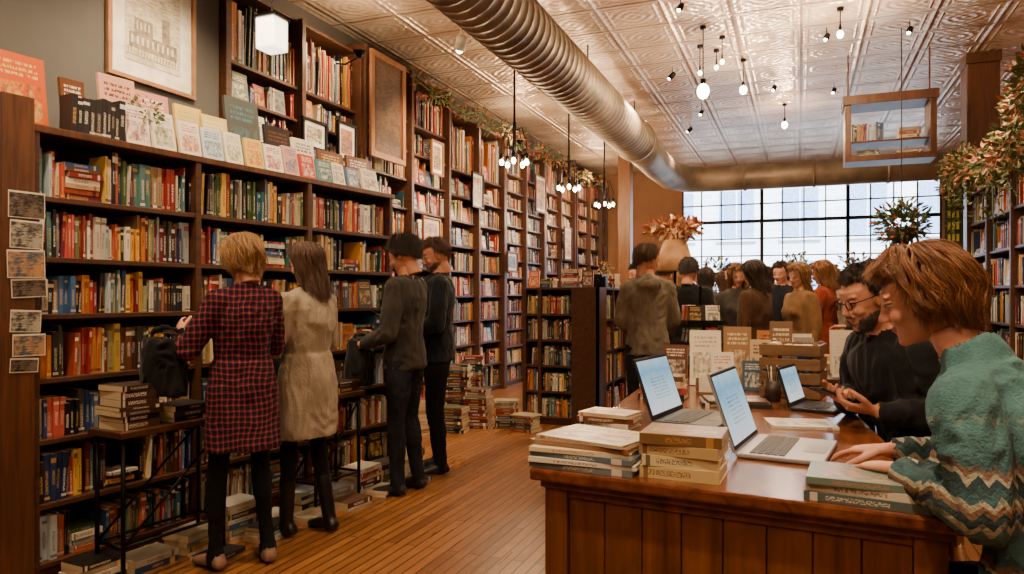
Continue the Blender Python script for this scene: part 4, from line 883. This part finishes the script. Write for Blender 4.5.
pile('magazine_stack',T(-0.575,2.09,ZD,-4),[(0.31,0.24,0.018,c8(110,124,130),Wt,0,0,0),(0.32,0.25,0.014,Wt,Br,3,0,0),(0.31,0.24,0.016,c8(94,110,124),Wt,-2,0.005,0),(0.3,0.24,0.013,c8(222,206,170),O,4,-0.01,0),(0.31,0.23,0.015,c8(140,96,66),c8(120,130,120),-5,0,0.01),(0.29,0.22,0.01,c8(190,180,156),c8(150,80,50),-12,0.01,0.01)])
pile('book_stack',T(-0.3,2.06,ZD,-3),[(0.215,0.17,0.034,c8(204,180,126),Br,0,0,0),(0.21,0.165,0.03,c8(216,198,150),Bk,3,0,0),(0.215,0.17,0.03,c8(186,160,110),Br,-2,0.0,0),(0.22,0.175,0.03,c8(120,88,52),c8(180,136,78),2,0.0,0)])
pile('book_stack',T(0.165,1.985,ZD,-8),[(0.29,0.19,0.022,c8(86,98,94),Wt,0,0,0),(0.28,0.18,0.02,c8(216,206,186),Br,-2,0,0),(0.28,0.19,0.018,c8(110,130,118),c8(190,130,100),3,-0.005,0)])
pile('book_stack',T(-0.68,2.72,ZD,-8),[(0.2,0.14,0.022,Wt,Bk,0,0,0),(0.22,0.15,0.02,Br,Wt,6,0,0),(0.2,0.14,0.014,c8(210,196,160),O,-4,0,0)])
pile('open_catalogue',T(-0.28,3.45,ZD,10),[(0.3,0.22,0.02,Bk,Wt,0,0,0),(0.26,0.2,0.01,c8(90,60,50),Wt,6,0,0)])
pile('notebook',T(0.0,3.0,ZD,12),[(0.24,0.18,0.012,Wt,c8(150,150,150),0,0,0)])
pile('book_stack',T(-0.62,3.55,ZD,0),[(0.22,0.16,0.03,Bk,Wt,0,0,0),(0.22,0.16,0.03,c8(160,70,50),Wt,8,0,0),(0.2,0.15,0.03,CY,Bk,-5,0,0),(0.2,0.15,0.025,Br,Wt,3,0,0)])
b=B()
for x,y,w,h,c,d,yw in((-0.57,4.1,0.17,0.31,c8(232,222,196),c8(190,170,140),10),(-0.44,3.98,0.12,0.2,Wt,c8(190,120,70),16),(-0.4,4.2,0.15,0.33,c8(150,110,70),CY,5),(-0.74,4.2,0.14,0.22,c8(100,60,40),Wt,0),(-0.26,4.2,0.13,0.26,c8(196,170,130),Br,0),(-0.28,3.98,0.1,0.16,c8(60,90,110),Wt,10),(-0.16,4.3,0.12,0.36,c8(120,84,52),CY,0)):
    place(b,x,y,ZD,w,h,c,d,0.14,0.025,yw)
b.obj('display_books',[M_CV])
e=empty('pen_cup',(-0.12,3.62,ZD)); b=B(); b.lathe([(0.035,0),(0.038,0.1),(0.034,0.1),(0.032,0.01)],(0,0,0)); b.obj('cup',[VDK],e,True)
b=B()
for i in range(7): a_=i*0.9; b.tube([(0.01*math.cos(a_),0.01*math.sin(a_),0.02),(0.03*math.cos(a_),0.03*math.sin(a_),0.17)],0.0035,i%2,6)
b.obj('pens',[KEY,M_PAPER],e,True)
e=empty('card_holder',(-0.42,3.75,ZD),10); b=B(); b.box(-.07,.07,0,.06,0,.012); b.box(-.07,.07,.05,.06,.012,.08); b.obj('holder',[W_CRATE],e); b=B(); b.box(-.055,.055,.02,.045,.012,.1); b.obj('cards',[M_PAPER],e)
def screenmat():
    a=NT('laptop_screen',0.15); g=a.n('ShaderNodeTexCoord').outputs['Generated']; sp=a.n('ShaderNodeSeparateXYZ',{'Vector':g}); x,y,z=sp.outputs
    n=a.noise(a.n('ShaderNodeMapping',{'Vector':g,'Scale':(3,1,3)}).outputs[0],1.5,2)
    c=a.ramp(a.math('ADD',a.math('MULTIPLY',z,0.8),a.math('MULTIPLY',n,0.25)),[(0.2,c8(236,242,246)),(0.5,c8(190,224,238)),(0.75,c8(120,186,220)),(0.95,c8(200,228,240))])
    tx=a.math('MULTIPLY',a.math('GREATER_THAN',a.noise(a.n('ShaderNodeMapping',{'Vector':g,'Scale':(30,1,3)}).outputs[0],1,1),0.5),a.math('LESS_THAN',a.math('FRACT',a.math('MULTIPLY',z,16)),0.4))
    tx=a.math('MULTIPLY',tx,a.math('MULTIPLY',a.math('LESS_THAN',a.math('ABSOLUTE',a.math('SUBTRACT',x,0.5)),0.25),a.math('LESS_THAN',a.math('ABSOLUTE',a.math('SUBTRACT',z,0.45)),0.2)))
    c=a.mix(a.math('MULTIPLY',tx,0.7),c,c8(50,100,140)); a.put(a.b.inputs['Emission Color'],c); a.b.inputs['Emission Strength'].default_value=1.0; a.col((0.02,0.02,0.02,1)); return a.m
M_SCR=screenmat(); SILV=plain('silver_aluminium',c8(176,176,178),0.35,0.6,0.05); DKP=plain('dark_laptop_plastic',c8(34,34,38),0.4,0.2,0.1); KEYG=plain('grey_keys',c8(60,60,64),0.5,0,0.1)
def laptop(name,loc,yaw,w,d,tilt,body,key):
    e=empty(name,loc,yaw); b=B(); b.box(0,w,-d,0,0.002,0.016); b.obj('base',[body],e,bevel=0.004)
    b=B()
    for r in range(5):
        for c in range(13): 
            kx=(w-0.04)/13; b.box(0.02+c*kx+0.001,0.02+(c+1)*kx-0.002,-0.035-(r+1)*0.021,-0.035-r*0.021-0.003,0.016,0.0185)
    b.obj('keys',[key],e)
    b=B(); b.box(w*0.34,w*0.66,-d+0.012,-d+0.075,0.016,0.0168); b.obj('trackpad',[plain('trackpad',c8(150,150,152) if body is SILV else c8(44,44,48),0.3,0.2,0.03)],e)
    l=empty('lid',(0,0,0.014)); l.parent=e; l.rotation_euler=(-tilt,0,0)
    b=B(); b.box(0,w,0,0.008,0.0,d); b.obj('lid_shell',[body],l,bevel=0.003)
    b=B(); b.box(0.006,w-0.006,-0.0012,0.0,0.008,d-0.006); b.obj('bezel',[KEY],l)
    b=B(); b.box(0.014,w-0.014,-0.002,-0.0012,0.02,d-0.014); b.obj('screen',[M_SCR],l)
laptop('laptop',(-0.185,2.32,ZD),82,0.36,0.255,0.33,SILV,KEY)
laptop('laptop',(-0.53,2.8,ZD),80,0.37,0.25,0.33,DKP,KEYG)
laptop('laptop',(-0.04,3.36,ZD),75,0.26,0.18,0.3,DKP,KEYG)
def crate(x,y,z,w,d,h,yaw):
    e=empty('wooden_crate',(x,y,z),yaw); b=B()
    for i in range(4):
        z0=h*(i)/4+0.006; z1=h*(i+1)/4-0.008
        b.box(-w/2,w/2,-d/2,-d/2+0.012,z0,z1);b.box(-w/2,w/2,d/2-0.012,d/2,z0,z1);b.box(-w/2,-w/2+0.012,-d/2+0.012,d/2-0.012,z0,z1);b.box(w/2-0.012,w/2,-d/2+0.012,d/2-0.012,z0,z1)
    for sx in(-1,1):
        for sy in(-1,1): cx=sx*(w/2-0.024);cy=sy*(d/2-0.024); b.box(cx-0.012,cx+0.012,cy-0.012,cy+0.012,0,h)
    b.box(-w/2+0.012,w/2-0.012,-d/2+0.012,d/2-0.012,0.0,0.012)
    b.obj('slats',[W_CRATE],e,bevel=0.002)
    b=B(); fill(b,-w/2+0.02,w/2-0.02,-d/2+0.03,0.013,h+0.03,d-0.02); b.obj('crate_books',[M_SP,M_CV],e)
crate(-0.03,3.88,ZD,0.28,0.28,0.27,-8)
# ------------------------------------------------------------------ background tables, racks
def booktable(x0,x1,y0,y1,h,disp=True):
    e=empty('book_table',((x0+x1)/2,(y0+y1)/2,0)); w=(x1-x0)/2;d=(y1-y0)/2; b=B(); b.box(-w,w,-d,d,h-0.04,h); b.box(-w+.05,w-.05,-d+.05,d-.05,h-0.12,h-0.04)
    for sx in(-1,1):
        for sy in(-1,1): b.box(sx*(w-.08)-.03,sx*(w-.08)+.03,sy*(d-.08)-.03,sy*(d-.08)+.03,0,h-.12)
    b.obj('table',[W_SHELF],e,bevel=0.004); b=B(); y=-d+0.13
    while y<d-0.08:
        x=-w+0.14
        while x<w-0.1:
            r=R.random()
            if r<0.75: stack(b,x,y,h,R.randint(2,8),0.17,0.22,R.uniform(-5,5)+90,3)
            elif disp: place(b,x-0.07,y-0.03,h,R.uniform(0.12,0.18),R.uniform(0.2,0.32),R.choice(PAL),R.choice(PAL),0.16,0.02,R.uniform(-15,15),1)
            x+=0.25
        y+=0.27
    b.obj('table_books',[M_SP,M_CV],e)
booktable(-0.62,0.75,5.2,6.3,0.8); booktable(0.95,1.4,5.6,6.6,0.8); booktable(-0.6,1.2,11.1,12.0,0.95); booktable(-2.2,-0.9,12.0,12.8,1.0)
def spinner(x,y,h,mat):
    e=empty('spinner_rack',(x,y,0)); b=B(); b.lathe([(0.18,0),(0.18,0.02),(0.02,0.04),(0.015,0.06),(0.015,h),(0.02,h+0.02)],(0,0,0)); b.obj('stand',[M_BLK],e,True)
    b=B(); z=0.35
    while z<h-0.15:
        for i in range(4):
            for s in(-1,1):
                BK[0]+=1;u=BK[0]; c=R.choice(PAL); M=Rz(i*90+20)@Matrix.Translation((s*0.075-0.06,-0.15,z))@Matrix.Rotation(-0.15,4,'X')
                b.box(0,0.12,0,0.01,0,0.16,0,M,(c,)*6,contrast(c),((u,0),(u+0.999,0),(u+0.999,1),(u,1)))
        z+=0.19
    b.obj('cards',[M_CV],e)
    b=B(); z=0.35
    while z<h-0.15:
        for i in range(4):
            b.box(-0.15,0.15,-0.165,-0.155,z-0.01,z+0.03,0,Rz(i*90+20)); b.box(-0.15,0.15,-0.165,-0.02,z-0.012,z-0.006,0,Rz(i*90+20))
        z+=0.19
    b.obj('wire_pockets',[M_BLK],e)
spinner(-0.82,6.55,1.42,M_BLK); spinner(1.25,7.6,1.7,M_BLK)
def stand(name,x,y,h):
    e=empty(name,(x,y,0)); b=B(); b.lathe([(0.16,0),(0.16,0.02),(0.03,0.04),(0.025,h-0.04),(0.15,h-0.02),(0.15,h)],(0,0,0)); b.obj('pedestal',[W_SHELF],e,True)
for x,y in((0.0,12.4),(0.8,12.4),(-1.4,13.2)):
    stand('plant_stand',x,y,1.1); potted('flower_bouquet',(x,y,1.101),0.1,0.3,0.32,220,[0,1,3],VASE)
hp=empty('hanging_planter',(0.95,8.2,1.98)); b=B(); b.lathe([(0.05,-0.1),(0.13,-0.04),(0.15,0.06),(0.13,0.06)],(0,0,0)); b.tube([(0,0,0.05),(0,0,H-1.98)],0.006,0,6); b.obj('pot',[VDK],hp,True)
b=B(); bush(b,(0,0,0.1),(0.24,0.22,0.24),620,0.08,0.013,[0,0,0,3,2,3]); b.obj('foliage',[LEAF,PINK,REDL,LEAF2],hp)
fl=empty('floor_lamp',(-1.25,7.85,0)); b=B(); b.lathe([(0.16,0),(0.16,0.02),(0.02,0.05),(0.015,0.1),(0.015,1.6),(0.02,1.62)],(0,0,0)); b.obj('stand',[M_BLK],fl,True)
b=B(); b.lathe([(0.22,1.62),(0.12,1.95)],(0,0,0),0,28,None,False); o=b.obj('lamp_shade',[plain('parchment_shade',c8(206,160,110),0.7)],fl,True); o.modifiers.new('s','SOLIDIFY').thickness=0.004
b=B(); bush(b,(0,0,2.07),(0.3,0.26,0.08),300,0.09,0.025,[1,1,0]); b.tube([(0,0,1.6),(0,0,2.0)],0.008,0,6); b.obj('dried_ornament',[CRM,plain('dried_leaves',c8(168,96,60),0.7,0,0.3,20)],fl)
# ------------------------------------------------------------------ lights
WARMC=(1,0.69,0.41)
def point(loc,p,col=WARMC,r=0.06):
    l=bpy.data.lights.new('lamp_light','POINT'); l.energy=p; l.color=col; l.shadow_soft_size=r; o=bpy.data.objects.new('lamp_light',l); COL.objects.link(o); o.location=loc; return o
def pendant(x,y,z,power,cluster=False,r=0.04):
    e=empty('pendant_lamp',(x,y,z)); b=B(); b.tube([(0,0,0.1),(0,0,H-z)],0.005 if not cluster else 0.014,0,8); b.lathe([(0.03,H-z-0.03),(0.03,H-z)],(0,0,0),0,16)
    g=B()
    if cluster:
        b.tube([(0,0,0.1),(0,0,0.45)],0.02,0,10)
        for i in range(5):
            a=i*1.257; px,py=0.15*math.cos(a),0.15*math.sin(a); b.tube([(0,0,0.35),(px*.6,py*.6,0.38),(px,py,0.2),(px,py,0.06)],0.006,0,6); b.lathe([(0.02,0.0),(0.026,0.06)],(px,py,0.02)); g.ell((px,py,-0.02),(0.026,0.026,0.036),0,None,12,8)
    else:
        k=r/0.04; b.lathe([(0.016*k,0.03*k),(0.018*k,0.08*k),(0.006,0.1)],(0,0,0)); g.ell((0,0,0),(r,r,r*1.25),0,None,16,10)
    b.obj('fixture',[M_BLK],e,True); g.obj('bulbs',[BULB],e,True)
    if power: l=point((0,0,-0.16),power); l.parent=e
K=1.0
for x,y in((-3.05,7.7),(-3.05,9.8),(-3.05,11.8)): pendant(x,y,2.9,80*K,True)
pendant(-0.9,7.4,3.4,85*K,False,0.06); pendant(-0.6,8.6,3.7,60*K); pendant(-0.2,10.8,3.75,60*K); pendant(-3.2,13.6,2.9,60*K); pendant(0.35,7.4,3.8,70*K,False,0.03)  # last pendant is an added lamp, brightens the crowd
for x,y,z in((-0.75,7.75,3.78),(-1.0,7.95,3.75),(-0.85,8.15,3.85)): pendant(x,y,z,0,False,0.022)
def track(x,y,dirv,p,white=False,ang=95,k=1.0):
    e=empty('track_spotlight',(x,y,H)); b=B(); q=0.07 if k<1 else 0.16; b.tube([(0,0,0),(0,0,-q)],0.008*k,0,8); d=V(dirv).normalized(); c=V((0,0,-q-0.04*k))
    b.tube([c-d*0.07*k,c-d*0.05*k,c+d*0.08*k],[0.03*k,0.05*k,0.055*k],0,16); b.obj('can',[M_BLK if not white else plain('white_enamel',c8(220,215,205),0.4)],e,True)
    g=B(); g.ell(c+d*0.075*k,(0.035*k,)*3,0,None,12,8); g.obj('bulb',[BULB],e,True)
    if p:
        l=bpy.data.lights.new('spot','SPOT'); l.energy=p; l.color=(1,0.735,0.465); l.spot_size=math.radians(ang); l.spot_blend=0.8; l.shadow_soft_size=0.06
        o=bpy.data.objects.new('spot',l); COL.objects.link(o); o.parent=e; o.location=c+d*0.13; o.rotation_euler=d.to_track_quat('-Z','Y').to_euler()
track(-2.5,1.6,(-.6,.5,-1),310*K); track(-2.9,3.4,(-.5,.1,-1),300*K,True); track(-2.7,5.2,(-.6,0,-1),330*K); track(-0.2,1.0,(0,.55,-1),300*K,False,80); track(0.3,3.4,(-.1,-.2,-1),230*K,False,80); track(-1.4,3.2,(-.3,.3,-1),140*K,False,80)
track(-3.1,6.4,(-.4,.3,-1),290*K,True); track(1.0,6.8,(.7,0,-1),270*K,False,95,.6); track(-1.4,8.6,(-1,0,-.9),310*K,False,95,.6); track(-1.6,11.5,(-1,0,-.8),310*K,False,95,.6); track(-0.4,5.6,(.1,.4,-1),270*K,False,95,.6)
for x,y in((0.1,6.3),(0.25,7.9),(1.0,8.0),(-1.2,5.8),(-1.3,10.5),(0.4,10.0),(1.1,10.8),(0.7,5.2),(-1.0,6.6),(-0.3,9.6),(0.9,6.0)): track(x,y,(-.3,-.5,-.8),0,False,95,.55)
for y in(5.5,9.5,13.5): 
    e=empty('uplight_lamp',(-3.68,y,3.55)); b=B(); b.lathe([(0.02,-0.06),(0.06,0.0),(0.055,0.0),(0.02,-0.05)],(0,0,0)); b.tube([(0,0,-0.05),(-0.15,0,-0.1),(-0.25,0,-0.08)],0.008,0,6); b.obj('cup',[M_BLK],e,True); l=point((0,0,0.06),30,r=0.05); l.parent=e
pendant(0.6,-0.8,3.4,90*K); pendant(-1.6,0.2,3.4,80*K); pendant(1.6,3.4,3.3,70*K)  # unseen pendants beside and behind the camera, added to light the room
lb=empty('lantern_lamp',(-3.3,3.9,3.0)); b=B(); b.tube([(0,0,0.22),(0,0,H-3.0)],0.006,0,6); b.box(-.085,.085,-.085,.085,0.21,0.225); b.obj('hanger',[M_BLK],lb)
b=B(); b.box(-.075,.075,-.075,.075,0,0.21); b.obj('glass_body',[emis('lantern_glow',(1,0.86,0.68,1),4)],lb,bevel=0.01)
l=bpy.data.lights.new('sun','SUN'); l.energy=22; l.color=(0.9,0.95,1); o=bpy.data.objects.new('sun',l); COL.objects.link(o); o.rotation_euler=(math.radians(55),0,math.radians(15))
a=bpy.data.worlds.new('World'); SC.world=a; a.use_nodes=True; bg=a.node_tree.nodes['Background']; bg.inputs[0].default_value=(0.84,0.92,1.0,1); bg.inputs[1].default_value=7.0
cd=bpy.data.cameras.new('camera'); cam=bpy.data.objects.new('camera',cd); COL.objects.link(cam)
cam.location=(0,0,1.35); cam.rotation_euler=(math.pi/2,0,math.radians(21.8)); cd.sensor_width=36; cd.lens=720/1024*36; cd.shift_y=9/1024; cd.clip_end=200
SC.camera=cam
print('TIME total',time.time()-T0)
